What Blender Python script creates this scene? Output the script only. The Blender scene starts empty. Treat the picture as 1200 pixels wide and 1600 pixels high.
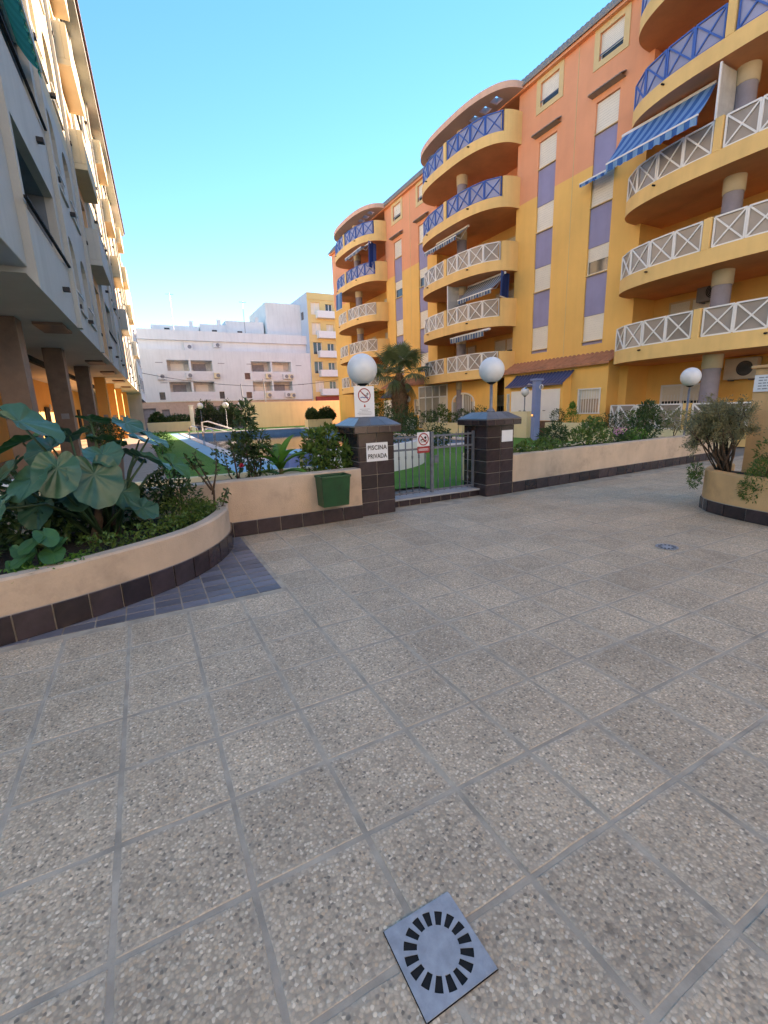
import bpy, math, random
from mathutils import Vector, Matrix

random.seed(7)
R = math.radians
PI = math.pi
scene = bpy.context.scene
col = scene.collection

# ------------------------------------------------------------------ camera
YAW, PITCH, ROLL = R(27.5), R(12.95), R(1.923)
FPX = 700.0                      # focal length in pixels of the 1200 x 1600 frame
cam_d = bpy.data.cameras.new('camera')
cam_d.sensor_fit = 'VERTICAL'
cam_d.sensor_height = 36.0
cam_d.lens = 36.0 * FPX / 1600.0
cam_d.clip_start = 0.05
cam_d.clip_end = 3000
cam = bpy.data.objects.new('camera', cam_d)
col.objects.link(cam)
# heading YAW to the right of +Y, pitched down, rolled
CAMM = (Matrix.Translation((0, 0, 1.5)) @ Matrix.Rotation(-YAW, 4, 'Z')
                    @ Matrix.Rotation(R(90) - PITCH, 4, 'X') @ Matrix.Rotation(-ROLL, 4, 'Z'))
cam.matrix_world = CAMM
scene.camera = cam

# ------------------------------------------------------------------ world, sun, exposure
SUN_AZ, SUN_EL = R(54), R(17)    # azimuth from +Y towards +X
world = bpy.data.worlds.new('World')
scene.world = world
world.use_nodes = True
wn = world.node_tree.nodes
wn.clear()
sky = wn.new('ShaderNodeTexSky')
sky.sky_type = 'NISHITA'
sky.sun_disc = False
sky.sun_elevation = SUN_EL
sky.sun_rotation = SUN_AZ
sky.altitude = 0
sky.air_density = 1.0
sky.dust_density = 0.0
sky.ozone_density = 3.0
bg = wn.new('ShaderNodeBackground')
bg.inputs['Strength'].default_value = 0.092
wo = wn.new('ShaderNodeOutputWorld')
gam = wn.new('ShaderNodeGamma')          # the whole sky evenly compressed, as a phone camera does
gam.inputs[1].default_value = 0.8
hsv = wn.new('ShaderNodeHueSaturation')
hsv.inputs['Saturation'].default_value = 1.4
world.node_tree.links.new(sky.outputs[0], gam.inputs[0])
world.node_tree.links.new(gam.outputs[0], hsv.inputs['Color'])
world.node_tree.links.new(hsv.outputs[0], bg.inputs[0])
world.node_tree.links.new(bg.outputs[0], wo.inputs[0])

sun_d = bpy.data.lights.new('sun', 'SUN')
sun_d.energy = 3.9
sun_d.angle = R(0.53)
sun_d.color = (1.0, 0.88, 0.72)
sun = bpy.data.objects.new('sun', sun_d)
col.objects.link(sun)
sd = Vector((math.sin(SUN_AZ) * math.cos(SUN_EL), math.cos(SUN_AZ) * math.cos(SUN_EL), math.sin(SUN_EL)))
sun.rotation_euler = sd.to_track_quat('Z', 'Y').to_euler()
sun.location = (30, 30, 40)

vs = scene.view_settings
vs.view_transform = 'Standard'
vs.look = 'None'
vs.gamma = 1
vs.exposure = 2.74
vs.use_white_balance = True
vs.white_balance_temperature = 7900
vs.white_balance_tint = 23
vs.use_curve_mapping = False
try:
    scene.cycles.use_denoising = True
    scene.cycles.max_bounces = 8
    scene.cycles.diffuse_bounces = 5
    scene.cycles.caustics_reflective = False
    scene.cycles.caustics_refractive = False
except Exception:
    pass

# ------------------------------------------------------------------ materials
MATS = {}


def nd(nt, t, **kw):
    n = nt.nodes.new(t)
    for k, v in kw.items():
        setattr(n, k, v)
    return n


def srgb(r, g, b):
    f = lambda c: (c / 255.0 / 12.92) if c / 255.0 <= 0.04045 else ((c / 255.0 + 0.055) / 1.055) ** 2.4
    return (f(r), f(g), f(b))


def mat(name, c, rough=0.7, var=0.12, scale=3.0, bump=0.0, bscale=60.0, metal=0.0, c2=None, streak=0.0,
        objrand=0.0, spec=0.5, trans=0.0, coat=0.0, dist=0.002, transl=0.0, stain=0.0):
    if name in MATS:
        return MATS[name]
    m = bpy.data.materials.new(name)
    m.use_nodes = True
    nt = m.node_tree
    b = nt.nodes['Principled BSDF']
    L = nt.links.new
    tc = nd(nt, 'ShaderNodeTexCoord')
    n1 = nd(nt, 'ShaderNodeTexNoise')
    n1.inputs['Scale'].default_value = scale
    n1.inputs['Detail'].default_value = 6
    n1.inputs['Roughness'].default_value = 0.62
    L(tc.outputs['Object'], n1.inputs['Vector'])
    c2 = c2 or tuple(x * (1 - 2.2 * var) for x in c)
    mix = nd(nt, 'ShaderNodeMix', data_type='RGBA')
    mr = nd(nt, 'ShaderNodeMapRange')
    mr.inputs[1].default_value = 0.32
    mr.inputs[2].default_value = 0.68
    L(n1.outputs['Fac'], mr.inputs[0])
    L(mr.outputs[0], mix.inputs[0])
    mix.inputs[6].default_value = (*c, 1)
    mix.inputs[7].default_value = (*c2, 1)
    out = mix.outputs[2]
    if streak:
        mp = nd(nt, 'ShaderNodeMapping')
        mp.inputs['Scale'].default_value = (2.6, 2.6, 0.3)
        L(tc.outputs['Object'], mp.inputs[0])
        n2 = nd(nt, 'ShaderNodeTexNoise')
        n2.inputs['Scale'].default_value = 1.3
        n2.inputs['Detail'].default_value = 5
        L(mp.outputs[0], n2.inputs['Vector'])
        mr2 = nd(nt, 'ShaderNodeMapRange')
        mr2.inputs[1].default_value = 0.45
        mr2.inputs[2].default_value = 0.8
        mr2.inputs[3].default_value = 1.0
        mr2.inputs[4].default_value = 1.0 - streak
        L(n2.outputs['Fac'], mr2.inputs[0])
        mul = nd(nt, 'ShaderNodeMix', data_type='RGBA', blend_type='MULTIPLY')
        mul.inputs[0].default_value = 1
        L(out, mul.inputs[6])
        L(mr2.outputs[0], mul.inputs[7])
        out = mul.outputs[2]
    if stain:
        n6 = nd(nt, 'ShaderNodeTexNoise')
        n6.inputs['Scale'].default_value = 1.7
        n6.inputs['Detail'].default_value = 9
        n6.inputs['Roughness'].default_value = 0.72
        L(tc.outputs['Object'], n6.inputs['Vector'])
        m6 = nd(nt, 'ShaderNodeMapRange')
        m6.inputs[1].default_value = 0.52
        m6.inputs[2].default_value = 0.7
        m6.inputs[3].default_value = 1.0
        m6.inputs[4].default_value = 1.0 - stain
        L(n6.outputs['Fac'], m6.inputs[0])
        mul = nd(nt, 'ShaderNodeMix', data_type='RGBA', blend_type='MULTIPLY')
        mul.inputs[0].default_value = 1
        L(out, mul.inputs[6])
        L(m6.outputs[0], mul.inputs[7])
        out = mul.outputs[2]
    if objrand:
        oi = nd(nt, 'ShaderNodeObjectInfo')
        mr3 = nd(nt, 'ShaderNodeMapRange')
        mr3.inputs[3].default_value = 1 - objrand
        mr3.inputs[4].default_value = 1 + objrand
        L(oi.outputs['Random'], mr3.inputs[0])
        mul = nd(nt, 'ShaderNodeMix', data_type='RGBA', blend_type='MULTIPLY')
        mul.inputs[0].default_value = 1
        L(out, mul.inputs[6])
        L(mr3.outputs[0], mul.inputs[7])
        out = mul.outputs[2]
    L(out, b.inputs['Base Color'])
    b.inputs['Roughness'].default_value = rough
    b.inputs['Metallic'].default_value = metal
    b.inputs['Specular IOR Level'].default_value = spec
    if trans:
        b.inputs['Transmission Weight'].default_value = trans
    if coat:
        b.inputs['Coat Weight'].default_value = coat
        b.inputs['Coat Roughness'].default_value = 0.08
    if bump:
        n3 = nd(nt, 'ShaderNodeTexNoise')
        n3.inputs['Scale'].default_value = bscale
        n3.inputs['Detail'].default_value = 4
        L(tc.outputs['Object'], n3.inputs['Vector'])
        bp = nd(nt, 'ShaderNodeBump')
        bp.inputs['Strength'].default_value = bump
        bp.inputs['Distance'].default_value = dist
        L(n3.outputs['Fac'], bp.inputs['Height'])
        L(bp.outputs[0], b.inputs['Normal'])
    if transl:
        tr = nd(nt, 'ShaderNodeBsdfTranslucent')
        L(out, tr.inputs['Color'])
        ms = nd(nt, 'ShaderNodeMixShader')
        ms.inputs[0].default_value = transl
        L(b.outputs[0], ms.inputs[1])
        L(tr.outputs[0], ms.inputs[2])
        L(ms.outputs[0], nt.nodes['Material Output'].inputs['Surface'])
    MATS[name] = m
    return m


def pebble_mat(edge=True):
    """washed-gravel concrete slab"""
    m = bpy.data.materials.new('washed gravel')
    m.use_nodes = True
    nt = m.node_tree
    L = nt.links.new
    b = nt.nodes['Principled BSDF']
    tc = nd(nt, 'ShaderNodeTexCoord')
    oi = nd(nt, 'ShaderNodeObjectInfo')
    geo = nd(nt, 'ShaderNodeNewGeometry')
    # every slab is cast anew: shift the gravel by the slab's own random number (position keeps it metric)
    vo = nd(nt, 'ShaderNodeTexVoronoi')
    vo.inputs['Scale'].default_value = 96
    vo.inputs['Randomness'].default_value = 1.0
    L(geo.outputs['Position'], vo.inputs['Vector'])
    sep = nd(nt, 'ShaderNodeSeparateColor')
    L(vo.outputs['Color'], sep.inputs[0])
    cr = nd(nt, 'ShaderNodeValToRGB')
    e = cr.color_ramp.elements
    e[0].position = 0.0
    e[0].color = (0.20, 0.155, 0.11, 1)
    e[1].position = 1.0
    e[1].color = (0.84, 0.66, 0.46, 1)
    for p, c in ((0.12, (0.38, 0.28, 0.19)), (0.4, (0.53, 0.395, 0.27)), (0.65, (0.61, 0.465, 0.315)), (0.82, (0.57, 0.385, 0.235)), (0.92, (0.68, 0.55, 0.4))):
        x = e.new(p)
        x.color = (*c, 1)
    L(sep.outputs[0], cr.inputs[0])
    # mortar between the pebbles
    mr = nd(nt, 'ShaderNodeMapRange')
    mr.inputs[1].default_value = 0.45
    mr.inputs[2].default_value = 0.8
    L(vo.outputs['Distance'], mr.inputs[0])
    mx = nd(nt, 'ShaderNodeMix', data_type='RGBA')
    L(mr.outputs[0], mx.inputs[0])
    L(cr.outputs[0], mx.inputs[6])
    mx.inputs[7].default_value = (0.41, 0.31, 0.21, 1)
    # grime in clouds, and each slab's own tone
    no = nd(nt, 'ShaderNodeTexNoise')
    no.inputs['Scale'].default_value = 1.6
    no.inputs['Detail'].default_value = 7
    no.inputs['Roughness'].default_value = 0.65
    L(geo.outputs['Position'], no.inputs['Vector'])
    mg = nd(nt, 'ShaderNodeMapRange')
    mg.inputs[1].default_value = 0.34
    mg.inputs[2].default_value = 0.66
    mg.inputs[3].default_value = 0.83
    mg.inputs[4].default_value = 1.12
    L(no.outputs['Fac'], mg.inputs[0])
    mo = nd(nt, 'ShaderNodeMapRange')
    mo.inputs[3].default_value = 0.91
    mo.inputs[4].default_value = 1.07
    L(oi.outputs['Random'], mo.inputs[0])
    mm = nd(nt, 'ShaderNodeMath', operation='MULTIPLY')
    L(mg.outputs[0], mm.inputs[0])
    L(mo.outputs[0], mm.inputs[1])
    mul = nd(nt, 'ShaderNodeMix', data_type='RGBA', blend_type='MULTIPLY')
    mul.inputs[0].default_value = 1
    L(mx.outputs[2], mul.inputs[6])
    L(mm.outputs[0], mul.inputs[7])
    last = mul.outputs[2]
    # old gum and oil spots
    vs_ = nd(nt, 'ShaderNodeTexVoronoi')
    vs_.inputs['Scale'].default_value = 1.9
    L(geo.outputs['Position'], vs_.inputs['Vector'])
    ns = nd(nt, 'ShaderNodeTexNoise')
    ns.inputs['Scale'].default_value = 30
    L(geo.outputs['Position'], ns.inputs['Vector'])
    ad = nd(nt, 'ShaderNodeMath', operation='MULTIPLY_ADD')
    L(ns.outputs['Fac'], ad.inputs[0])
    ad.inputs[1].default_value = 0.05
    L(vs_.outputs['Distance'], ad.inputs[2])
    ms_ = nd(nt, 'ShaderNodeMapRange')
    ms_.inputs[1].default_value = 0.045
    ms_.inputs[2].default_value = 0.075
    ms_.inputs[3].default_value = 0.55
    ms_.inputs[4].default_value = 1.0
    L(ad.outputs[0], ms_.inputs[0])
    mu2 = nd(nt, 'ShaderNodeMix', data_type='RGBA', blend_type='MULTIPLY')
    mu2.inputs[0].default_value = 1
    L(last, mu2.inputs[6])
    L(ms_.outputs[0], mu2.inputs[7])
    last = mu2.outputs[2]
    if edge:
        # cement smeared from the joints over the slab rims
        ab = nd(nt, 'ShaderNodeVectorMath', operation='ABSOLUTE')
        L(tc.outputs['Object'], ab.inputs[0])
        sx_ = nd(nt, 'ShaderNodeSeparateXYZ')
        L(ab.outputs[0], sx_.inputs[0])
        mxx = nd(nt, 'ShaderNodeMath', operation='MAXIMUM')
        L(sx_.outputs[0], mxx.inputs[0])
        L(sx_.outputs[1], mxx.inputs[1])
        n5 = nd(nt, 'ShaderNodeTexNoise')
        n5.inputs['Scale'].default_value = 9
        n5.inputs['Detail'].default_value = 5
        L(geo.outputs['Position'], n5.inputs['Vector'])
        a5 = nd(nt, 'ShaderNodeMath', operation='MULTIPLY_ADD')
        L(n5.outputs['Fac'], a5.inputs[0])
        a5.inputs[1].default_value = 0.05
        L(mxx.outputs[0], a5.inputs[2])
        m5 = nd(nt, 'ShaderNodeMapRange')
        m5.inputs[1].default_value = 0.193
        m5.inputs[2].default_value = 0.218
        m5.inputs[4].default_value = 0.5
        L(a5.outputs[0], m5.inputs[0])
        mu3 = nd(nt, 'ShaderNodeMix', data_type='RGBA')
        L(m5.outputs[0], mu3.inputs[0])
        L(last, mu3.inputs[6])
        mu3.inputs[7].default_value = (0.47, 0.385, 0.29, 1)
        last = mu3.outputs[2]
    L(last, b.inputs['Base Color'])
    b.inputs['Roughness'].default_value = 0.62
    # relief of the pebbles, different heights
    hh = nd(nt, 'ShaderNodeMath', operation='MULTIPLY_ADD')
    L(sep.outputs[1], hh.inputs[0])
    hh.inputs[1].default_value = 0.45
    sub = nd(nt, 'ShaderNodeMath', operation='MULTIPLY')
    L(vo.outputs['Distance'], sub.inputs[0])
    sub.inputs[1].default_value = -1.0
    L(sub.outputs[0], hh.inputs[2])
    bp = nd(nt, 'ShaderNodeBump')
    bp.inputs['Strength'].default_value = 0.5
    bp.inputs['Distance'].default_value = 0.004
    L(hh.outputs[0], bp.inputs['Height'])
    L(bp.outputs[0], b.inputs['Normal'])
    return m


def stripe_mat(name, ca, cb, per, axis=1):
    """woven awning cloth, dyed stripes across one object axis"""
    m = bpy.data.materials.new(name)
    m.use_nodes = True
    nt = m.node_tree
    L = nt.links.new
    b = nt.nodes['Principled BSDF']
    tc = nd(nt, 'ShaderNodeTexCoord')
    sx = nd(nt, 'ShaderNodeSeparateXYZ')
    L(tc.outputs['Object'], sx.inputs[0])
    dv = nd(nt, 'ShaderNodeMath', operation='DIVIDE')
    L(sx.outputs[axis], dv.inputs[0])
    dv.inputs[1].default_value = per
    fr = nd(nt, 'ShaderNodeMath', operation='FRACT')
    L(dv.outputs[0], fr.inputs[0])
    gt = nd(nt, 'ShaderNodeMath', operation='GREATER_THAN')
    L(fr.outputs[0], gt.inputs[0])
    gt.inputs[1].default_value = 0.5
    mx = nd(nt, 'ShaderNodeMix', data_type='RGBA')
    L(gt.outputs[0], mx.inputs[0])
    mx.inputs[6].default_value = (*ca, 1)
    mx.inputs[7].default_value = (*cb, 1)
    L(mx.outputs[2], b.inputs['Base Color'])
    b.inputs['Roughness'].default_value = 0.85
    tr = nd(nt, 'ShaderNodeBsdfTranslucent')
    L(mx.outputs[2], tr.inputs['Color'])
    ms = nd(nt, 'ShaderNodeMixShader')
    ms.inputs[0].default_value = 0.35
    L(b.outputs[0], ms.inputs[1])
    L(tr.outputs[0], ms.inputs[2])
    L(ms.outputs[0], nt.nodes['Material Output'].inputs['Surface'])
    return m


def water_mat():
    m = bpy.data.materials.new('pool water')
    m.use_nodes = True
    nt = m.node_tree
    L = nt.links.new
    b = nt.nodes['Principled BSDF']
    b.inputs['Base Color'].default_value = (0.55, 0.85, 0.95, 1)
    b.inputs['Roughness'].default_value = 0.02
    b.inputs['IOR'].default_value = 1.33
    b.inputs['Transmission Weight'].default_value = 1.0
    tc = nd(nt, 'ShaderNodeTexCoord')
    no = nd(nt, 'ShaderNodeTexNoise')
    no.inputs['Scale'].default_value = 2.2
    no.inputs['Detail'].default_value = 3
    L(tc.outputs['Object'], no.inputs['Vector'])
    bp = nd(nt, 'ShaderNodeBump')
    bp.inputs['Strength'].default_value = 0.25
    bp.inputs['Distance'].default_value = 0.02
    L(no.outputs['Fac'], bp.inputs['Height'])
    L(bp.outputs[0], b.inputs['Normal'])
    return m


def leaf_mat(name, c, c2, rough=0.45, transl=0.25, scale=4, objrand=0.12, spec=0.4):
    return mat(name, c, rough=rough, c2=c2, scale=scale, transl=transl, objrand=objrand, spec=spec)


M_GRAVEL = pebble_mat()
M_GRAVELF = pebble_mat(False)
M_JOINT = mat('cement joint', (0.50, 0.41, 0.31), 0.85, var=0.2, scale=5, bump=0.5, bscale=120)
M_EARTHG = mat('far ground', (0.2, 0.19, 0.17), 0.9)
M_RENDER = mat('pale beige render', (0.62, 0.46, 0.335), 0.9, var=0.1, scale=2.0, bump=0.9, bscale=70, streak=0.14, dist=0.006, stain=0.28)
M_RENDER2 = mat('ochre planter render', (0.66, 0.39, 0.18), 0.9, var=0.1, scale=2.5, bump=0.9, bscale=70, streak=0.1, dist=0.006, stain=0.25)
M_BROWN = mat('dark brown glazed tile', (0.05, 0.034, 0.037), 0.18, var=0.22, scale=9, objrand=0.35, bump=0.25, bscale=25, spec=0.5)
M_GROUT = mat('tile grout', (0.36, 0.32, 0.28), 0.9, bump=0.4)
M_BLUETILE = mat('slate blue floor tile', (0.16, 0.16, 0.19), 0.38, var=0.12, scale=7, objrand=0.3, bump=0.25, bscale=30)
M_CAP = mat('blue grey cap tile', (0.13, 0.14, 0.16), 0.34, var=0.15, scale=6, objrand=0.2)
M_SOIL = mat('dark soil', (0.018, 0.013, 0.01), 0.95, var=0.3, scale=14, bump=1, bscale=40, dist=0.03)
M_STEEL = mat('grey gate paint', (0.18, 0.20, 0.24), 0.4, var=0.15, scale=12, metal=0.35)
M_GREYMETAL = mat('grey plastic cover', (0.36, 0.375, 0.40), 0.55, var=0.14, scale=22, bump=0.25, bscale=150)
M_DARK = mat('dark void', (0.008, 0.008, 0.009), 0.9)
M_GLOBE = mat('opal globe', (0.70, 0.71, 0.72), 0.34, var=0.05, scale=5, streak=0.08, spec=0.5)
M_WHITE = mat('white paint', (0.78, 0.78, 0.77), 0.5, var=0.03, scale=3)
M_SIGNW = mat('white sign board', (0.72, 0.73, 0.75), 0.4, var=0.02, scale=5)
M_BLACK = mat('black print', (0.012, 0.012, 0.014), 0.5)
M_RED = mat('red print', (0.35, 0.03, 0.03), 0.5, var=0.04)
M_GREYPRINT = mat('grey print', (0.25, 0.25, 0.27), 0.6)
M_BLUEPRINT = mat('blue print', (0.06, 0.13, 0.35), 0.5)
M_BIN = mat('dark green plastic', (0.007, 0.075, 0.024), 0.4, var=0.2, scale=6, bump=0.2, bscale=90)
M_YEL = mat('apricot facade paint', (0.90, 0.53, 0.155), 0.88, var=0.05, scale=0.5, streak=0.06, bump=0.3, bscale=25, dist=0.006)
M_ORG = mat('salmon facade paint', (0.86, 0.37, 0.20), 0.88, var=0.05, scale=0.5, streak=0.06, bump=0.3, bscale=25, dist=0.006)
M_BAND = mat('yellow balcony band', (0.90, 0.58, 0.225), 0.88, var=0.06, scale=0.9, streak=0.1, bump=0.3, bscale=25, dist=0.005)
M_SOFFIT = mat('terracotta soffit', (0.78, 0.34, 0.16), 0.9, var=0.08, scale=1.0)
M_CREAMF = mat('cream window surround', (0.72, 0.53, 0.27), 0.85, var=0.04)
M_PURPLE = mat('lavender panel', (0.31, 0.30, 0.48), 0.8, var=0.06, scale=1.2, streak=0.1)
M_SHUT = mat('cream roller shutter', (0.80, 0.75, 0.64), 0.6, var=0.04, scale=2, objrand=0.05)
M_RAILW = mat('white railing', (0.80, 0.79, 0.77), 0.45, var=0.03)
M_RAILB = mat('blue railing', (0.035, 0.12, 0.42), 0.45, var=0.05)
M_PANW = mat('grey smoked balcony glass', (0.36, 0.31, 0.27), 0.3, var=0.12, scale=0.8, objrand=0.12)
M_PANB = mat('lilac balcony glass', (0.34, 0.34, 0.48), 0.3, var=0.1, scale=0.8, objrand=0.1)
M_COLCAP = mat('column capital', (0.62, 0.52, 0.36), 0.85, var=0.05)
M_ROOFG = mat('weathered roof tile', (0.22, 0.20, 0.185), 0.9, var=0.2, scale=3, c2=(0.33, 0.26, 0.21))
M_ROOFT = mat('terracotta roof tile', (0.50, 0.215, 0.115), 0.85, var=0.15, scale=3)
M_ROOFB = mat('blue glazed roof tile', (0.06, 0.075, 0.17), 0.4, var=0.12, scale=3)
M_GLASS = mat('dark window glass', (0.05, 0.06, 0.07), 0.06, var=0.2, scale=0.6, spec=0.8)
M_GLASSL = mat('net curtain behind glass', (0.42, 0.38, 0.31), 0.12, var=0.12, scale=1.3, spec=0.8)
M_LEFTW = mat('off white render left', (0.47, 0.475, 0.45), 0.9, var=0.05, scale=0.7, streak=0.12, bump=0.4, bscale=20, dist=0.006)
M_LEFTC = mat('peach render left', (0.70, 0.47, 0.30), 0.9, var=0.06, scale=0.8, streak=0.1)
M_LEFTLIT = mat('sunlit tint render left', (0.60, 0.52, 0.36), 0.9, var=0.06, scale=0.7, streak=0.1)  # same paint as the lower walls, with the sun's warmth put into the colour
M_PILLAR = mat('brown marble pillar', (0.20, 0.13, 0.10), 0.5, var=0.14, scale=4)
M_ARCADE = mat('orange arcade wall', (0.70, 0.36, 0.10), 0.85, var=0.06, scale=0.9)
M_GREYB = mat('pale grey render', (0.75, 0.77, 0.755), 0.9, var=0.05, scale=0.35, streak=0.1)
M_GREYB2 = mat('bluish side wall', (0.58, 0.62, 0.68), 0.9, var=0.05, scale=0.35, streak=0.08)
M_YELB = mat('mustard render', (0.74, 0.56, 0.25), 0.9, var=0.05, scale=0.5)
M_WALLY = mat('pale yellow boundary wall', (0.76, 0.70, 0.47), 0.9, var=0.05, scale=0.6, streak=0.1)
M_CREAMP = mat('cream planter wall', (0.77, 0.66, 0.42), 0.9, var=0.05, scale=1.2, streak=0.1)
M_GRASS = mat('green artificial turf', (0.06, 0.22, 0.022), 0.95, c2=(0.08, 0.28, 0.028), scale=1.4, bump=1, bscale=160, dist=0.02)
M_DECKB = mat('light blue pool deck', (0.20, 0.50, 0.70), 0.7, var=0.06, scale=1.2, bump=0.3)
M_COPING = mat('white pool coping', (0.68, 0.68, 0.66), 0.7, var=0.05, scale=2, bump=0.2)
M_POOLT = mat('blue pool mosaic', (0.09, 0.29, 0.62), 0.4, var=0.1, scale=2)
M_SHOWB = mat('blue shower paint', (0.19, 0.26, 0.50), 0.55, var=0.06, scale=3)
M_CHROME = mat('chrome', (0.7, 0.71, 0.73), 0.15, var=0.03, metal=1.0)
M_AC = mat('cream appliance case', (0.62, 0.57, 0.48), 0.5, var=0.05)
M_ACW = mat('white appliance case', (0.7, 0.7, 0.68), 0.5, var=0.05)
M_WOODB = mat('brown bark', (0.12, 0.075, 0.05), 0.9, var=0.25, scale=12, bump=1, bscale=30, dist=0.01)
M_PALMT = mat('fibrous palm trunk', (0.24, 0.145, 0.085), 0.95, var=0.28, scale=9, bump=1, bscale=24, dist=0.05)
M_LEAFBIG = leaf_mat('blue green giant leaf', (0.06, 0.155, 0.095), (0.03, 0.095, 0.05), rough=0.34, transl=0.14, scale=5, spec=0.45)
M_LEAFBIG2 = leaf_mat('fresh green giant leaf', (0.05, 0.16, 0.05), (0.03, 0.1, 0.03), rough=0.4, transl=0.2, scale=5)
M_LEAFD = leaf_mat('dark shrub leaf', (0.032, 0.068, 0.022), (0.06, 0.11, 0.028), scale=3, transl=0.2)
M_LEAFM = leaf_mat('laurel leaf', (0.06, 0.125, 0.022), (0.12, 0.19, 0.035), scale=5, transl=0.25)
M_LEAFL = leaf_mat('bright green leaf', (0.06, 0.19, 0.025), (0.11, 0.27, 0.035), scale=4, transl=0.3)
M_LEAFG = leaf_mat('greyish olive leaf', (0.17, 0.165, 0.07), (0.28, 0.25, 0.14), scale=5, transl=0.2)
M_LEAFH = leaf_mat('hedge leaf', (0.03, 0.065, 0.022), (0.055, 0.10, 0.03), scale=2, transl=0.15)
M_PALML = leaf_mat('palm frond', (0.11, 0.17, 0.07), (0.18, 0.235, 0.12), scale=2, transl=0.15)
M_PALMD = leaf_mat('dry palm frond', (0.20, 0.17, 0.10), (0.13, 0.11, 0.055), scale=2, transl=0.15)
M_FLOWER = mat('red petal', (0.45, 0.02, 0.05), 0.5)
M_PINK = mat('pink petal', (0.55, 0.25, 0.42), 0.5)
M_AWN = stripe_mat('blue striped awning cloth', (0.04, 0.17, 0.50), (0.20, 0.42, 0.72), 0.36)
M_AWN2 = stripe_mat('grey blue striped awning cloth', (0.055, 0.13, 0.27), (0.42, 0.46, 0.48), 0.22)
M_AWN3 = stripe_mat('navy awning cloth', (0.012, 0.04, 0.2), (0.05, 0.12, 0.4), 0.5)
M_WATER = water_mat()

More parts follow.
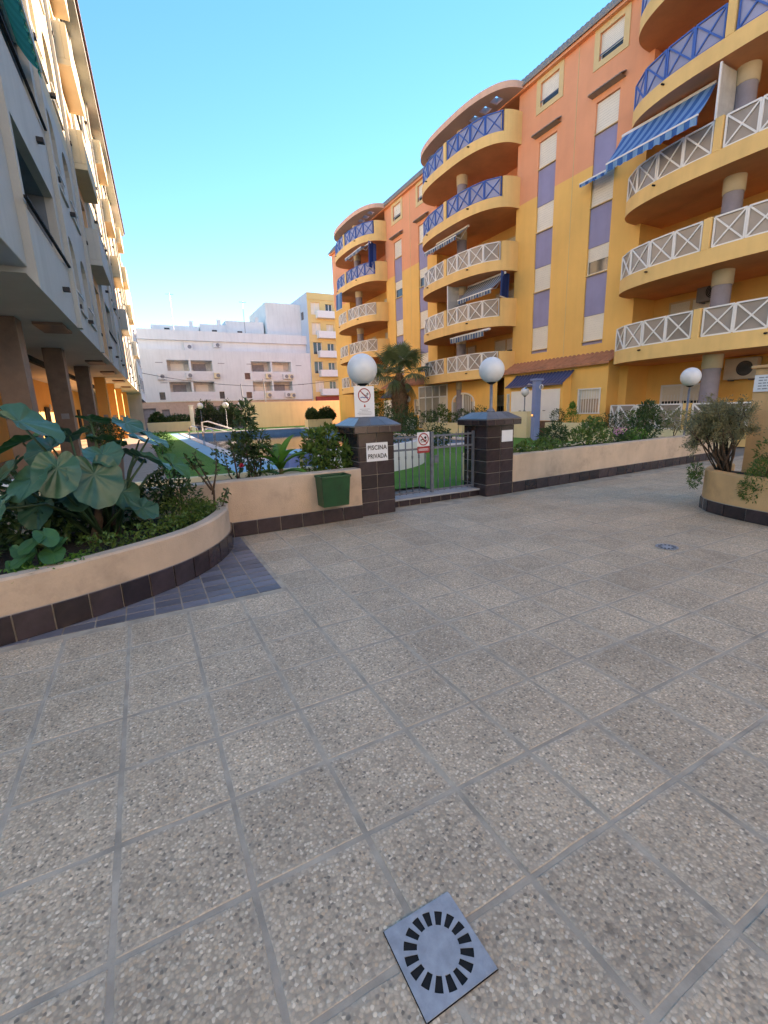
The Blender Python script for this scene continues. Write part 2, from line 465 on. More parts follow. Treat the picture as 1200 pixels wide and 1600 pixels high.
# ------------------------------------------------------------------ mesh helpers
class MB:
    def __init__(s):
        s.v = []
        s.f = []

    def quad(s, *p):
        n = len(s.v)
        s.v += [tuple(q) for q in p]
        s.f.append(tuple(range(n, n + len(p))))

    def box(s, x0, x1, y0, y1, z0, z1):
        n = len(s.v)
        s.v += [(x, y, z) for z in (z0, z1) for x, y in ((x0, y0), (x1, y0), (x1, y1), (x0, y1))]
        s.f += [(n + a, n + b, n + c, n + d) for a, b, c, d in
                ((3, 2, 1, 0), (4, 5, 6, 7), (0, 1, 5, 4), (1, 2, 6, 5), (2, 3, 7, 6), (3, 0, 4, 7))]
        return s

    def prism(s, poly, z0, z1):
        n = len(s.v)
        k = len(poly)
        s.v += [(x, y, z0) for x, y in poly] + [(x, y, z1) for x, y in poly]
        s.f.append(tuple(n + i for i in range(k - 1, -1, -1)))
        s.f.append(tuple(n + k + i for i in range(k)))
        for i in range(k):
            j = (i + 1) % k
            s.f.append((n + i, n + j, n + k + j, n + k + i))
        return s

    def bar(s, p, q, w, h=None, up=(0, 0, 1)):
        h = h or w
        p, q = Vector(p), Vector(q)
        d = (q - p).normalized()
        a = d.cross(Vector(up))
        if a.length < 1e-4:
            a = d.cross(Vector((1, 0, 0)))
        a.normalize()
        b = a.cross(d)
        n = len(s.v)
        for c in (p, q):
            for i, j in ((-1, -1), (1, -1), (1, 1), (-1, 1)):
                s.v.append(tuple(c + a * (i * w / 2) + b * (j * h / 2)))
        s.f += [(n + 3, n + 2, n + 1, n), (n + 4, n + 5, n + 6, n + 7)]
        for i in range(4):
            j = (i + 1) % 4
            s.f.append((n + i, n + j, n + 4 + j, n + 4 + i))
        return s

    def tube(s, pts, rad, k=8, cap=True):
        pts = [Vector(p) for p in pts]
        if not hasattr(rad, '__len__'):
            rad = [rad] * len(pts)
        n = len(s.v)
        ref = Vector((0.31, 0.17, 0.93))
        for i, p in enumerate(pts):
            d = (pts[min(i + 1, len(pts) - 1)] - pts[max(i - 1, 0)])
            if d.length < 1e-6:
                d = Vector((0, 0, 1))
            d.normalize()
            a = d.cross(ref)
            if a.length < 0.05:
                a = d.cross(Vector((1, 0, 0)))
            a.normalize()
            b = d.cross(a)
            for j in range(k):
                t = 2 * PI * j / k
                s.v.append(tuple(p + (a * math.cos(t) + b * math.sin(t)) * rad[i]))
        for i in range(len(pts) - 1):
            for j in range(k):
                l = (j + 1) % k
                s.f.append((n + i * k + j, n + i * k + l, n + (i + 1) * k + l, n + (i + 1) * k + j))
        if cap:
            s.f.append(tuple(n + j for j in range(k - 1, -1, -1)))
            e = n + (len(pts) - 1) * k
            s.f.append(tuple(e + j for j in range(k)))
        return s

    def lathe(s, prof, c=(0, 0, 0), k=24):
        n = len(s.v)
        for r, z in prof:
            for j in range(k):
                t = 2 * PI * j / k
                s.v.append((c[0] + r * math.cos(t), c[1] + r * math.sin(t), c[2] + z))
        for i in range(len(prof) - 1):
            for j in range(k):
                l = (j + 1) % k
                s.f.append((n + i * k + j, n + i * k + l, n + (i + 1) * k + l, n + (i + 1) * k + j))
        return s

    def sphere(s, c, r, k=28, m=16):
        prof = [(max(1e-4, r * math.sin(PI * i / m)), -r * math.cos(PI * i / m)) for i in range(m + 1)]
        return s.lathe(prof, c, k)

    def strip(s, pa, pb):
        """quads between two polylines"""
        n = len(s.v)
        k = len(pa)
        s.v += [tuple(p) for p in pa] + [tuple(p) for p in pb]
        for i in range(k - 1):
            s.f.append((n + i, n + i + 1, n + k + i + 1, n + k + i))
        return s

    def mesh(s, name, smooth=False):
        me = bpy.data.meshes.new(name)
        me.from_pydata(s.v, [], s.f)
        me.validate()
        if smooth:
            me.polygons.foreach_set('use_smooth', [True] * len(me.polygons))
        me.update()
        return me

    def build(s, name, m, parent=None, smooth=False, bevel=0.0, kind=None, auto=None):
        me = s.mesh(name, smooth)
        if m:
            me.materials.append(m)
        o = bpy.data.objects.new(name, me)
        col.objects.link(o)
        if parent:
            o.parent = parent
        if bevel:
            b = o.modifiers.new('bevel', 'BEVEL')
            b.width = bevel
            b.segments = 2
            b.limit_method = 'ANGLE'
            b.angle_limit = R(40)
        if kind:
            o['kind'] = kind
        return o


def box(name, m, parent, x0, x1, y0, y1, z0, z1, bevel=0.0):
    return MB().box(x0, x1, y0, y1, z0, z1).build(name, m, parent, bevel=bevel)


def tag(o, label, cat, group=None):
    o['label'] = label
    o['category'] = cat
    if group:
        o['group'] = group
    return o


def thing(name, label, cat, loc=(0, 0, 0), rz=0.0, group=None):
    o = bpy.data.objects.new(name, None)
    o.empty_display_size = 0.2
    col.objects.link(o)
    o.location = loc
    o.rotation_euler = (0, 0, rz)
    return tag(o, label, cat, group)


def share(name, me, parent, loc=(0, 0, 0), rz=0.0, bevel=0.0):
    o = bpy.data.objects.new(name, me)
    col.objects.link(o)
    o.parent = parent
    o.location = loc
    o.rotation_euler = (0, 0, rz)
    return o


def copy_tree(o, parent=None):
    c = o.copy()
    col.objects.link(c)
    c.parent = parent
    for ch in list(o.children):
        copy_tree(ch, c)
    return c


def text_mesh(txt, size, name='lettering', extrude=0.002, bold=0.0, spacing=1.0):
    cu = bpy.data.curves.new(name, 'FONT')
    cu.body = txt
    cu.size = size
    cu.extrude = extrude
    cu.offset = bold
    cu.space_character = spacing
    cu.align_x = 'CENTER'
    cu.align_y = 'CENTER'
    cu.resolution_u = 3
    ob = bpy.data.objects.new(name, cu)
    col.objects.link(ob)
    dg = bpy.context.evaluated_depsgraph_get()
    me = bpy.data.meshes.new_from_object(ob.evaluated_get(dg))
    bpy.data.objects.remove(ob)
    return me


def leaf_quads(mb, p, d, up, l, w, bend=0.15):
    """one small leaf: a folded lozenge of 4 triangles"""
    d = Vector(d).normalized()
    s = d.cross(Vector(up))
    if s.length < 1e-3:
        s = d.cross(Vector((1, 0.2, 0)))
    s.normalize()
    u = s.cross(d)
    p = Vector(p)
    n = len(mb.v)
    mb.v += [tuple(p), tuple(p + d * l * 0.45 + s * w / 2 + u * l * 0.06), tuple(p + d * l - u * l * bend),
             tuple(p + d * l * 0.45 - s * w / 2 + u * l * 0.06), tuple(p + d * l * 0.5 - u * l * 0.02)]
    mb.f += [(n, n + 1, n + 4), (n + 1, n + 2, n + 4), (n + 2, n + 3, n + 4), (n + 3, n, n + 4)]


def rnd_dir(rng, zb=0.0):
    while True:
        v = Vector((rng.uniform(-1, 1), rng.uniform(-1, 1), rng.uniform(-1, 1)))
        if 0.05 < v.length < 1:
            v.normalize()
            v.z += zb
            return v.normalized()


def foliage(mb, rng, clumps, n_per, l, w, zb=0.25, hollow=0.55):
    """clumps: (cx, cy, cz, rx, ry, rz); leaves sit mostly in the outer shell of each clump"""
    for cx, cy, cz, rx, ry, rz in clumps:
        for _ in range(n_per):
            d = rnd_dir(rng)
            r = rng.uniform(hollow, 1.0) ** 0.7 * rng.uniform(0.82, 1.06)
            p = (cx + d.x * rx * r, cy + d.y * ry * r, cz + d.z * rz * r)
            ld = (d * 0.8 + rnd_dir(rng, zb) * 0.9)
            s = rng.uniform(0.65, 1.25)
            leaf_quads(mb, p, ld, rnd_dir(rng, 0.9), l * s, w * s)


def shrub(name, label, base, clumps, n_per, l, w, m, cat='shrub', stems=None, seed=1, group=None, mstem=None, sr=0.012,
          hollow=0.55, zb=0.25):
    rng = random.Random(seed)
    t = thing(name, label, cat, base, group=group)
    mb = MB()
    foliage(mb, rng, clumps, n_per, l, w, zb, hollow)
    mb.build('foliage', m, t, kind='stuff')
    sm = MB()
    for i, c in enumerate(clumps):
        if stems is not None and i not in stems:
            continue
        a = Vector((rng.uniform(-0.06, 0.06), rng.uniform(-0.06, 0.06), 0))
        e = Vector(c[:3])
        mid = a.lerp(e, 0.5) + Vector((rng.uniform(-0.05, 0.05), rng.uniform(-0.05, 0.05), 0.05))
        stem = MB().tube([a, mid, e], [sr, sr * 0.75, sr * 0.35], 6)
        stem.build('stem', mstem or M_WOODB, t, smooth=True)
    return t

# ------------------------------------------------------------------ ground and pavement
def struct(o):
    o['kind'] = 'structure'
    return o


CAMINV = CAMM.inverted()


def px(p):
    c = CAMINV @ Vector(p)
    if c.z > -0.02:
        return None
    return (600 + FPX * c.x / -c.z, 800 - FPX * c.y / -c.z)


g = MB()
# one sheet to the horizon, with an opening where the pool basin is sunk
PX0, PX1, PY0, PY1 = 2.95, 13.2, 14.9, 41.8
for (x0, x1, y0, y1) in ((-400, PX0, -400, 900), (PX1, 500, -400, 900), (PX0, PX1, -400, PY0), (PX0, PX1, PY1, 900)):
    g.quad((x0, y0, -0.03), (x1, y0, -0.03), (x1, y1, -0.03), (x0, y1, -0.03))
struct(g.build('ground', M_EARTHG))

PLANTER = [(-4.2, 3.52), (-2.6, 3.5), (-1.7, 3.57), (-1.07, 3.72), (-0.48, 3.93), (0.10, 4.27), (0.47, 4.68), (0.70, 5.15), (0.79, 5.64)]


def smooth_line(pts, n=8):
    out = []
    for i in range(len(pts) - 1):
        p0 = Vector(pts[max(i - 1, 0)])
        p1 = Vector(pts[i])
        p2 = Vector(pts[i + 1])
        p3 = Vector(pts[min(i + 2, len(pts) - 1)])
        for k in range(n):
            t = k / n
            out.append(0.5 * ((2 * p1) + (p2 - p0) * t + (2 * p0 - 5 * p1 + 4 * p2 - p3) * t * t + (3 * p1 - p0 - 3 * p2 + p3) * t ** 3))
    out.append(Vector(pts[-1]))
    return out


pav = MB().box(-6, 15.2, -4, 6.02, -0.05, -0.0022).build('pavement', M_JOINT)
struct(pav)
S = 0.4
GX, GY = 0.12, 0.82
GAP = 0.018
slab_me = []
for k in range(4):
    rr = random.Random(k)
    h = (S - GAP) / 2
    b = MB()
    n = 0
    # worn arrises: chamfered rim, edges not quite straight
    rim, top = [], []
    for i in range(16):
        e, t = divmod(i, 4)
        t = t / 4.0
        q = [(-h + 2 * h * t, -h), (h, -h + 2 * h * t), (h - 2 * h * t, h), (-h, h - 2 * h * t)][e]
        j = rr.uniform(-0.0022, 0.0022)
        s = (h + j) / h
        rim.append((q[0] * s, q[1] * s, -0.0026))
        top.append((q[0] * (s - 0.016), q[1] * (s - 0.016), 0.0))
    b.v = rim + top
    b.f = [(i, (i + 1) % 16, 16 + (i + 1) % 16, 16 + i) for i in range(16)] + [tuple(range(16, 32))]
    me = b.mesh('paving_slab')
    me.materials.append(M_GRAVEL)
    slab_me.append(me)

cand = []
for i in range(-16, 37):
    for j in range(-9, 13):
        x, y = GX + S * (i + 0.5), GY + S * (j + 0.5)
        if y > 5.75 or x < -4:
            continue
        if x < 0.92 and y > 3.62:
            continue
        if x > 6.9 and y < 2.9:
            continue
        pr = [px((x + a * 0.18, y + b * 0.18, 0)) for a, b in ((-1, -1), (1, -1), (1, 1), (-1, 1))]
        area = 0
        if all(pr):
            inside = any(-20 < u < 1220 and -20 < v < 1620 for u, v in pr)
            if inside:
                area = abs(sum(pr[k][0] * pr[(k + 1) % 4][1] - pr[(k + 1) % 4][0] * pr[k][1] for k in range(4))) / 2
        cand.append((area, x, y))
cand.sort(reverse=True)
rr = random.Random(5)
far = MB()
for n, (a, x, y) in enumerate(cand):
    if n < 300 and a > 0:
        o = share('paving_slab', slab_me[rr.randrange(4)], pav, (x, y, rr.uniform(-0.0012, 0.0012)), rr.choice((0, 1, 2, 3)) * PI / 2)
        o.rotation_euler = (rr.uniform(-0.003, 0.003), rr.uniform(-0.003, 0.003), o.rotation_euler[2])
    else:
        h = (S - GAP) / 2
        z = rr.uniform(-0.001, 0.001)
        b = len(far.v)
        far.v += [(x - h, y - h, z - .0045), (x + h, y - h, z - .0045), (x + h, y + h, z - .0045), (x - h, y + h, z - .0045)]
        h -= 0.005
        far.v += [(x - h, y - h, z), (x + h, y - h, z), (x + h, y + h, z), (x - h, y + h, z)]
        far.f += [(b, b + 1, b + 5, b + 4), (b + 1, b + 2, b + 6, b + 5), (b + 2, b + 3, b + 7, b + 6), (b + 3, b, b + 4, b + 7), (b + 4, b + 5, b + 6, b + 7)]
far.build('paving_slab', M_GRAVELF, pav, kind='stuff')

# blue floor tiles round the planter foot
bt = MB().box(-0.094, 0.094, -0.0575, 0.0575, -0.0035, 0.003)
bme = bt.mesh('floor_tile')
bme.materials.append(M_BLUETILE)
for j in range(15):
    for i in range(0, 20):
        x = 0.79 - 0.2 * i
        y = 3.75 + 0.1325 * j
        if x < -3 or x > 0.93:
            continue
        # inside the planter: hidden
        best = min(smooth_line(PLANTER, 4), key=lambda p: (p.x - x) ** 2 + (p.y - y) ** 2)
        if (x < best.x - 0.12) and (y > best.y + 0.10):
            continue
        share('floor_tile', bme, pav, (x, y, 0.0), rr.uniform(-0.008, 0.008))

# ------------------------------------------------------------------ wall with a foot of brown tiles
brown_me = {}


def tile_me(w, h, t=0.012, m=None):
    key = (round(w, 3), round(h, 3), round(t, 3), (m or M_BROWN).name)
    if key not in brown_me:
        b = MB()
        w2, h2 = w / 2 - 0.005, h - 0.005
        c = 0.003
        # face towards -Y, slightly cushioned edge
        b.v = [(-w2, 0, 0.004), (w2, 0, 0.004), (w2, 0, h2), (-w2, 0, h2),
               (-w2, -t + c, 0.004), (w2, -t + c, 0.004), (w2, -t + c, h2), (-w2, -t + c, h2),
               (-w2 + c, -t, 0.004 + c), (w2 - c, -t, 0.004 + c), (w2 - c, -t, h2 - c), (-w2 + c, -t, h2 - c)]
        b.f = [(8, 9, 10, 11)]
        for i in range(4):
            j = (i + 1) % 4
            b.f += [(i, j, 4 + j, 4 + i), (4 + i, 4 + j, 8 + j, 8 + i)]
        me = b.mesh('base_tile')
        me.materials.append(m or M_BROWN)
        brown_me[key] = me
    return brown_me[key]


def straight_wall(name, label, p, q, th, h, m, tile_h=0.19, tile_w=0.3, cat='wall'):
    """front face runs from p to q (seen from the -Y side), thickness towards +Y"""
    p, q = Vector(p), Vector(q)
    d = q - p
    rz = math.atan2(d.y, d.x)
    ln = d.length
    t = thing(name, label, cat, (p.x, p.y, 0), rz)
    # slightly uneven top
    b = MB()
    n = 24
    rg = random.Random(len(label))
    hs = [h + rg.uniform(-0.004, 0.004) for _ in range(n + 1)]
    xs = [ln * i / n for i in range(n + 1)]
    fr = [(x, 0, -0.03) for x in xs]
    b.strip(fr, [(x, 0, z - 0.012) for x, z in zip(xs, hs)])
    b.strip([(x, 0, z - 0.012) for x, z in zip(xs, hs)], [(x, 0.012, z) for x, z in zip(xs, hs)])
    b.strip([(x, 0.012, z) for x, z in zip(xs, hs)], [(x, th, z) for x, z in zip(xs, hs)])
    b.strip([(x, th, z) for x, z in zip(xs, hs)], [(x, th, -0.03) for x in xs])
    b.quad((0, th, -0.03), (0, 0, -0.03), (0, 0, hs[0] - .012), (0, th, hs[0]))
    b.quad((ln, 0, -0.03), (ln, th, -0.03), (ln, th, hs[-1]), (ln, 0, hs[-1] - .012))
    b.build('wall_body', m, t, smooth=False)
    box('grout_bed', M_GROUT, t, 0, ln, -0.007, -0.0005, 0, tile_h)
    k = max(1, round(ln / tile_w))
    w = ln / k
    for i in range(k):
        share('base_tile', tile_me(w, tile_h), t, (w * (i + 0.5), -0.0072, 0.0))
    return t


straight_wall('low_wall', 'low beige rendered wall with brown tile foot left of the pool gate', (-4.5, 5.65), (2.6, 5.65), 0.2, 0.70, M_RENDER)
straight_wall('low_wall', 'low beige rendered wall with brown tile foot right of the pool gate', (5.56, 5.80), (12.4, 6.08), 0.2, 0.66, M_RENDER)


def curb(label, x0, x1, y0, y1, z):
    tag(MB().box(x0, x1, y0, y1, -0.03, z).build('planting_bed_curb', M_CREAMP, bevel=0.01), label, 'curb')


curb('pale curb behind the plants on the left of the pool gate', -4.5, 2.5, 7.2, 7.3, 0.60)
curb('pale curb behind the plants on the right of the pool gate', 5.7, 12.4, 7.3, 7.4, 0.57)


def soil(name, poly, z):
    b = MB()
    b.quad(*[(x, y, z) for x, y in poly])
    o = b.build(name, M_SOIL)
    return struct(o)


soil('soil_bed', [(-4.5, 5.85), (2.55, 5.85), (2.55, 7.2), (-4.5, 7.2)], 0.52)
soil('soil_bed', [(5.6, 6.03), (12.4, 6.29), (12.4, 7.3), (5.6, 7.3)], 0.52)


def curved_planter(name, label, pts, th, h, tile_h, tile_w, m, closed_to):
    t = thing(name, label, 'planter')
    line = smooth_line(pts, 10)
    # cumulative length
    nrm = []
    for i, p in enumerate(line):
        d = line[min(i + 1, len(line) - 1)] - line[max(i - 1, 0)]
        d.normalize()
        nrm.append(Vector((-d.y, d.x)))       # to the left of the walk = inside
    rg = random.Random(3)
    hs = [h + 0.0025 * math.sin(i * 0.31) + rg.uniform(-0.0012, 0.0012) for i in range(len(line))]
    b = MB()
    o0 = [(p.x, p.y, -0.02) for p in line]
    o1 = [(p.x, p.y, z - 0.018) for p, z in zip(line, hs)]
    o2 = [(p.x + n.x * 0.018, p.y + n.y * 0.018, z) for p, n, z in zip(line, nrm, hs)]
    i2 = [(p.x + n.x * (th - 0.018), p.y + n.y * (th - 0.018), z) for p, n, z in zip(line, nrm, hs)]
    i1 = [(p.x + n.x * th, p.y + n.y * th, z - 0.018) for p, n, z in zip(line, nrm, hs)]
    i0 = [(p.x + n.x * th, p.y + n.y * th, -0.02) for p, n in zip(line, nrm)]
    for a, c in ((o0, o1), (o1, o2), (o2, i2), (i2, i1), (i1, i0)):
        b.strip(a, c)
    wb = b.build('wall_body', m, t, smooth=True)
    gb = MB()
    gb.strip([(p.x - n.x * 0.006, p.y - n.y * 0.006, 0.0) for p, n in zip(line, nrm)],
             [(p.x - n.x * 0.006, p.y - n.y * 0.006, tile_h) for p, n in zip(line, nrm)])
    gb.strip([(p.x - n.x * 0.006, p.y - n.y * 0.006, tile_h) for p, n in zip(line, nrm)],
             [(p.x + n.x * 0.001, p.y + n.y * 0.001, tile_h) for p, n in zip(line, nrm)])
    gb.build('grout_bed', M_GROUT, t)
    cum = [0.0]
    for i in range(1, len(line)):
        cum.append(cum[-1] + (line[i] - line[i - 1]).length)
    k = round(cum[-1] / tile_w)
    w = cum[-1] / k

    def at(s):
        for i in range(1, len(line)):
            if cum[i] >= s - 1e-9:
                u = (s - cum[i - 1]) / (cum[i] - cum[i - 1])
                return line[i - 1].lerp(line[i], u)
        return line[-1]
    for i in range(k):
        a, c = at(w * i), at(w * (i + 1))
        d = c - a
        rz = math.atan2(d.y, d.x)
        mid = (a + c) / 2
        nn = Vector((-d.y, d.x)).normalized()
        share('base_tile', tile_me(round(w, 3), tile_h, 0.02), t, (mid.x - nn.x * 0.002, mid.y - nn.y * 0.002, 0.0), rz)
    # soil
    sp = [(p.x + n.x * th * 0.6, p.y + n.y * th * 0.6, closed_to[0]) for p, n in zip(line, nrm)]
    sb = MB()
    n0 = len(sp)
    sb.v = sp + [(x, y, closed_to[0]) for x, y in closed_to[1]]
    sb.f = [tuple(range(len(sb.v)))]
    sb.build('soil', M_SOIL, t)
    return t


curved_planter('curved_planter', 'curved beige planter holding the giant leafed plant, brown tiles at its foot', PLANTER, 0.13, 0.465, 0.205, 0.235, M_RENDER,
               (0.36, [(0.7, 5.64), (-4.2, 5.64)]))
PL2 = [(6.22, -2.0), (6.24, 0.5), (6.28, 1.6), (6.38, 2.45), (6.50, 2.98), (6.72, 3.33), (7.1, 3.5), (7.6, 3.52)]
curved_planter('curved_planter', 'ochre planter with rounded corner under the grey leafed shrub', PL2[::-1], 0.12, 0.555, 0.165, 0.27, M_RENDER2,
               (0.47, [(7.4, -2.0), (7.4, 3.5)]))

# tall ochre wall with plaque on the right
t = thing('boundary_wall', 'tall ochre rendered wall behind the grey leafed shrub carrying a notice', 'wall')
MB().box(7.34, 7.6, -3.0, 3.2, -0.03, 1.86).build('wall_body', M_RENDER2, t, bevel=0.012)
box('wall_coping', M_RENDER2, t, 7.30, 7.64, -3.0, 3.24, 1.862, 1.9, bevel=0.008)
t = thing('notice_plaque', 'white notice with lines of small text on the ochre wall', 'sign', (7.335, 3.02, 1.66))
box('board', M_SIGNW, t, -0.014, 0, -0.2, 0.17, -0.1, 0.115, bevel=0.003)
rg = random.Random(2)
for i in range(5):
    y = 0.12
    while y > -0.16:
        w = rg.uniform(0.02, 0.06)
        MB().box(-0.0165, -0.0145, y - w, y, 0.075 - i * 0.036, 0.088 - i * 0.036).build('text_line', M_GREYPRINT, t)
        y -= w + 0.012

# ------------------------------------------------------------------ gate pillars
def pillar(x0, x1, y0, y1, label):
    t = thing('gate_pillar', label, 'pillar', ((x0 + x1) / 2, (y0 + y1) / 2, 0), group='tiled gate pillars')
    hx, hy = (x1 - x0) / 2, (y1 - y0) / 2
    H = 1.18
    box('pillar_core', M_GROUT, t, -hx + 0.006, hx - 0.006, -hy + 0.006, hy - 0.006, 0, H)
    rows = 6
    th = H / rows
    for face in range(4):
        half, dep = (hx, hy) if face % 2 == 0 else (hy, hx)
        w = half
        for r_ in range(rows):
            for c_ in range(2):
                x = -half + w * (c_ + 0.5)
                o = share('tile', tile_me(w - 0.002, th, 0.012), t)
                a = face * PI / 2
                o.location = (math.cos(a) * x - math.sin(a) * (-dep + 0.006), math.sin(a) * x + math.cos(a) * (-dep + 0.006), r_ * th)
                o.rotation_euler = (0, 0, a)
    ov = 0.085
    cx, cy = hx + ov, hy + ov
    box('cap_course', M_GROUT, t, -cx + 0.007, cx - 0.007, -cy + 0.007, cy - 0.007, H, H + 0.095)
    for face in range(4):
        half, dep = (cx, cy) if face % 2 == 0 else (cy, cx)
        w = 2 * half / 4
        for c_ in range(4):
            x = -half + w * (c_ + 0.5)
            a = face * PI / 2
            o = share('cap_edge_tile', tile_me(w - 0.002, 0.095, 0.012), t)
            o.location = (math.cos(a) * x - math.sin(a) * (-dep + 0.007), math.sin(a) * x + math.cos(a) * (-dep + 0.007), H)
            o.rotation_euler = (0, 0, a)
    z0, z1, ins = H + 0.097, H + 0.205, 0.17
    core = MB()
    a0 = [(-cx, -cy), (cx, -cy), (cx, cy), (-cx, cy)]
    a1 = [(-cx + ins, -cy + ins), (cx - ins, -cy + ins), (cx - ins, cy - ins), (-cx + ins, cy - ins)]
    core.v = [(x, y, z0) for x, y in a0] + [(x, y, z1) for x, y in a1]
    core.f = [(3, 2, 1, 0), (4, 5, 6, 7)] + [(i, (i + 1) % 4, 4 + (i + 1) % 4, 4 + i) for i in range(4)]
    core.build('cap_core', M_GROUT, t)
    sl = Vector((0, ins, z1 - z0)).normalized()
    for face in range(4):
        half, dep = (cx, cy) if face % 2 == 0 else (cy, cx)
        ang = face * PI / 2
        nrm = Vector((0, -(z1 - z0), ins)).normalized() * 0.008
        for c_ in range(3):
            u0, u1 = c_ / 3, (c_ + 1) / 3
            b = MB()
            q = []
            for (u, v) in ((u0, 0.02), (u1, 0.02), (u1, 0.98), (u0, 0.98)):
                hh = half - ins * v
                x = -hh + 2 * hh * u
                x += 0.003 if u == u0 else -0.003
                q.append(Vector((x, -dep + ins * v, z0 + (z1 - z0) * v)))
            rot = Matrix.Rotation(ang, 3, 'Z')
            lo = [rot @ p for p in q]
            hi = [rot @ (p + nrm) for p in q]
            b.v = [tuple(p) for p in lo + hi]
            b.f = [(4, 5, 6, 7)] + [(i, (i + 1) % 4, 4 + (i + 1) % 4, 4 + i) for i in range(4)]
            b.build('cap_tile', M_CAP, t)
    box('cap_top_tile', M_CAP, t, -cx + ins, cx - ins, -cy + ins, cy - ins, z1 + 0.001, z1 + 0.009)
    return t


pillar(2.60, 3.16, 5.70, 6.26, 'brown tiled gate pillar with the PISCINA PRIVADA plate')
pillar(4.95, 5.53, 5.77, 6.37, 'brown tiled gate pillar with a blank white plate')
PT = 1.18 + 0.214


def globe_lamp(label, base, pole_h, r, pole_r=0.025, mpole=None, group='globe lamps', k=28, pole=True):
    t = thing('globe_lamp', label, 'lamp', base, group=group)
    MB().lathe([(0.001, 0), (pole_r * 2.8, 0), (pole_r * 2.8, 0.02), (pole_r * 1.3, 0.05), (pole_r, 0.07), (pole_r, pole_h), (0.001, pole_h)], k=12).build('pole', mpole or M_STEEL, t, smooth=True)
    MB().lathe([(pole_r, pole_h - 0.03), (r * 0.36, pole_h), (r * 0.42, pole_h + 0.035), (r * 0.30, pole_h + 0.05)], k=18).build('collar', M_DARK, t, smooth=True)
    MB().sphere((0, 0, pole_h + r * 0.97), r, k, 18).build('globe', M_GLOBE, t, smooth=True)
    return t


globe_lamp('large white globe lamp above the no swimming board', (2.84, 5.98, PT), 2.06 - 0.21 - PT, 0.212)
globe_lamp('large white globe lamp on the right gate pillar', (5.28, 6.07, PT), 2.08 - 0.21 - PT, 0.21)

# ------------------------------------------------------------------ gate and its step
t = thing('gate_step', 'tiled step with grey sill under the pool gate', 'step')
MB().box(3.165, 4.945, 5.952, 6.28, -0.03, 0.095).build('step_body', M_GROUT, t)
for i in range(9):
    w = 1.78 / 9
    share('riser_tile', tile_me(w - 0.004, 0.095, 0.012), t, (3.165 + w * (i + 0.5), 5.95, 0))
MB().box(3.163, 4.948, 5.925, 6.29, 0.097, 0.125).build('sill_slab', mat('grey sill slab', (0.36, 0.37, 0.39), 0.6, var=0.12, scale=5), t, bevel=0.004)
t = thing('pool_gate', 'grey painted iron bar gate between the tiled pillars', 'gate', (3.2, 6.05, 0.125))
W = 1.70
rails = (0.055, 0.74, 0.93)
for z in rails:
    MB().bar((0, 0, z), (W, 0, z), 0.018, 0.03).build('rail', M_STEEL, t)
for x in (0.012, W - 0.012):
    MB().box(x - 0.018, x + 0.018, -0.018, 0.018, 0.015, 0.97).build('stile', M_STEEL, t)
MB().box(W * 0.5 - 0.026, W * 0.5 + 0.026, -0.02, 0.02, 0.02, 1.0).build('meeting_stile', M_STEEL, t)
bm_ = MB()
bm_.tube([(0, 0, 0.03), (0, 0, 0.89)], 0.0105, 8)
for z in (0.20, 0.62):
    bm_.lathe([(0.009, z - 0.03), (0.017, z - 0.012), (0.012, z), (0.017, z + 0.012), (0.009, z + 0.03)], k=8)
bm_.lathe([(0.0085, 0.88), (0.015, 0.90), (0.004, 0.965), (0.0005, 0.975)], k=8)
bar_me = bm_.mesh('bar', True)
bar_me.materials.append(M_STEEL)
for i in range(1, 14):
    x = W * i / 14
    if abs(x - W / 2) < 0.03:
        continue
    share('bar', bar_me, t, (x, 0, 0))
MB().box(W * 0.5 + 0.04, W * 0.5 + 0.12, -0.03, -0.02, 0.50, 0.62).build('lock_plate', M_STEEL, t)


# ------------------------------------------------------------------ signs
def ring(mb, c, r0, r1, y, k=40):
    n = len(mb.v)
    for rr_ in (r0, r1):
        for j in range(k):
            a = 2 * PI * j / k
            mb.v.append((c[0] + rr_ * math.cos(a), y, c[1] + rr_ * math.sin(a)))
    for j in range(k):
        l = (j + 1) % k
        mb.f.append((n + j, n + l, n + k + l, n + k + j))


def disc(mb, c, rx, rz, y, k=18):
    n = len(mb.v)
    for j in range(k):
        a = 2 * PI * j / k
        mb.v.append((c[0] + rx * math.cos(a), y, c[1] + rz * math.sin(a)))
    mb.f.append(tuple(range(n, n + k)))


def strip_pic(mb, pts, w, y):
    for (a, b) in zip(pts[:-1], pts[1:]):
        a, b = Vector(a), Vector(b)
        d = (b - a).normalized()
        n_ = Vector((-d.y, d.x)) * w / 2
        e = d * w * 0.25
        mb.quad(*[(p.x, y, p.y) for p in (a - n_ - e, b - n_ + e, b + n_ + e, a + n_ - e)])


def no_swim(t, c, r, y, ringw):
    b = MB()
    ring(b, c, r - ringw, r, y)
    b.build('prohibition_ring', M_RED, t)
    s = MB()
    d = (r - ringw * 0.5) * 0.7071
    strip_pic(s, [(c[0] - d, c[1] + d), (c[0] + d, c[1] - d)], ringw * 0.9, y - 0.0012)
    s.build('prohibition_bar', M_RED, t)


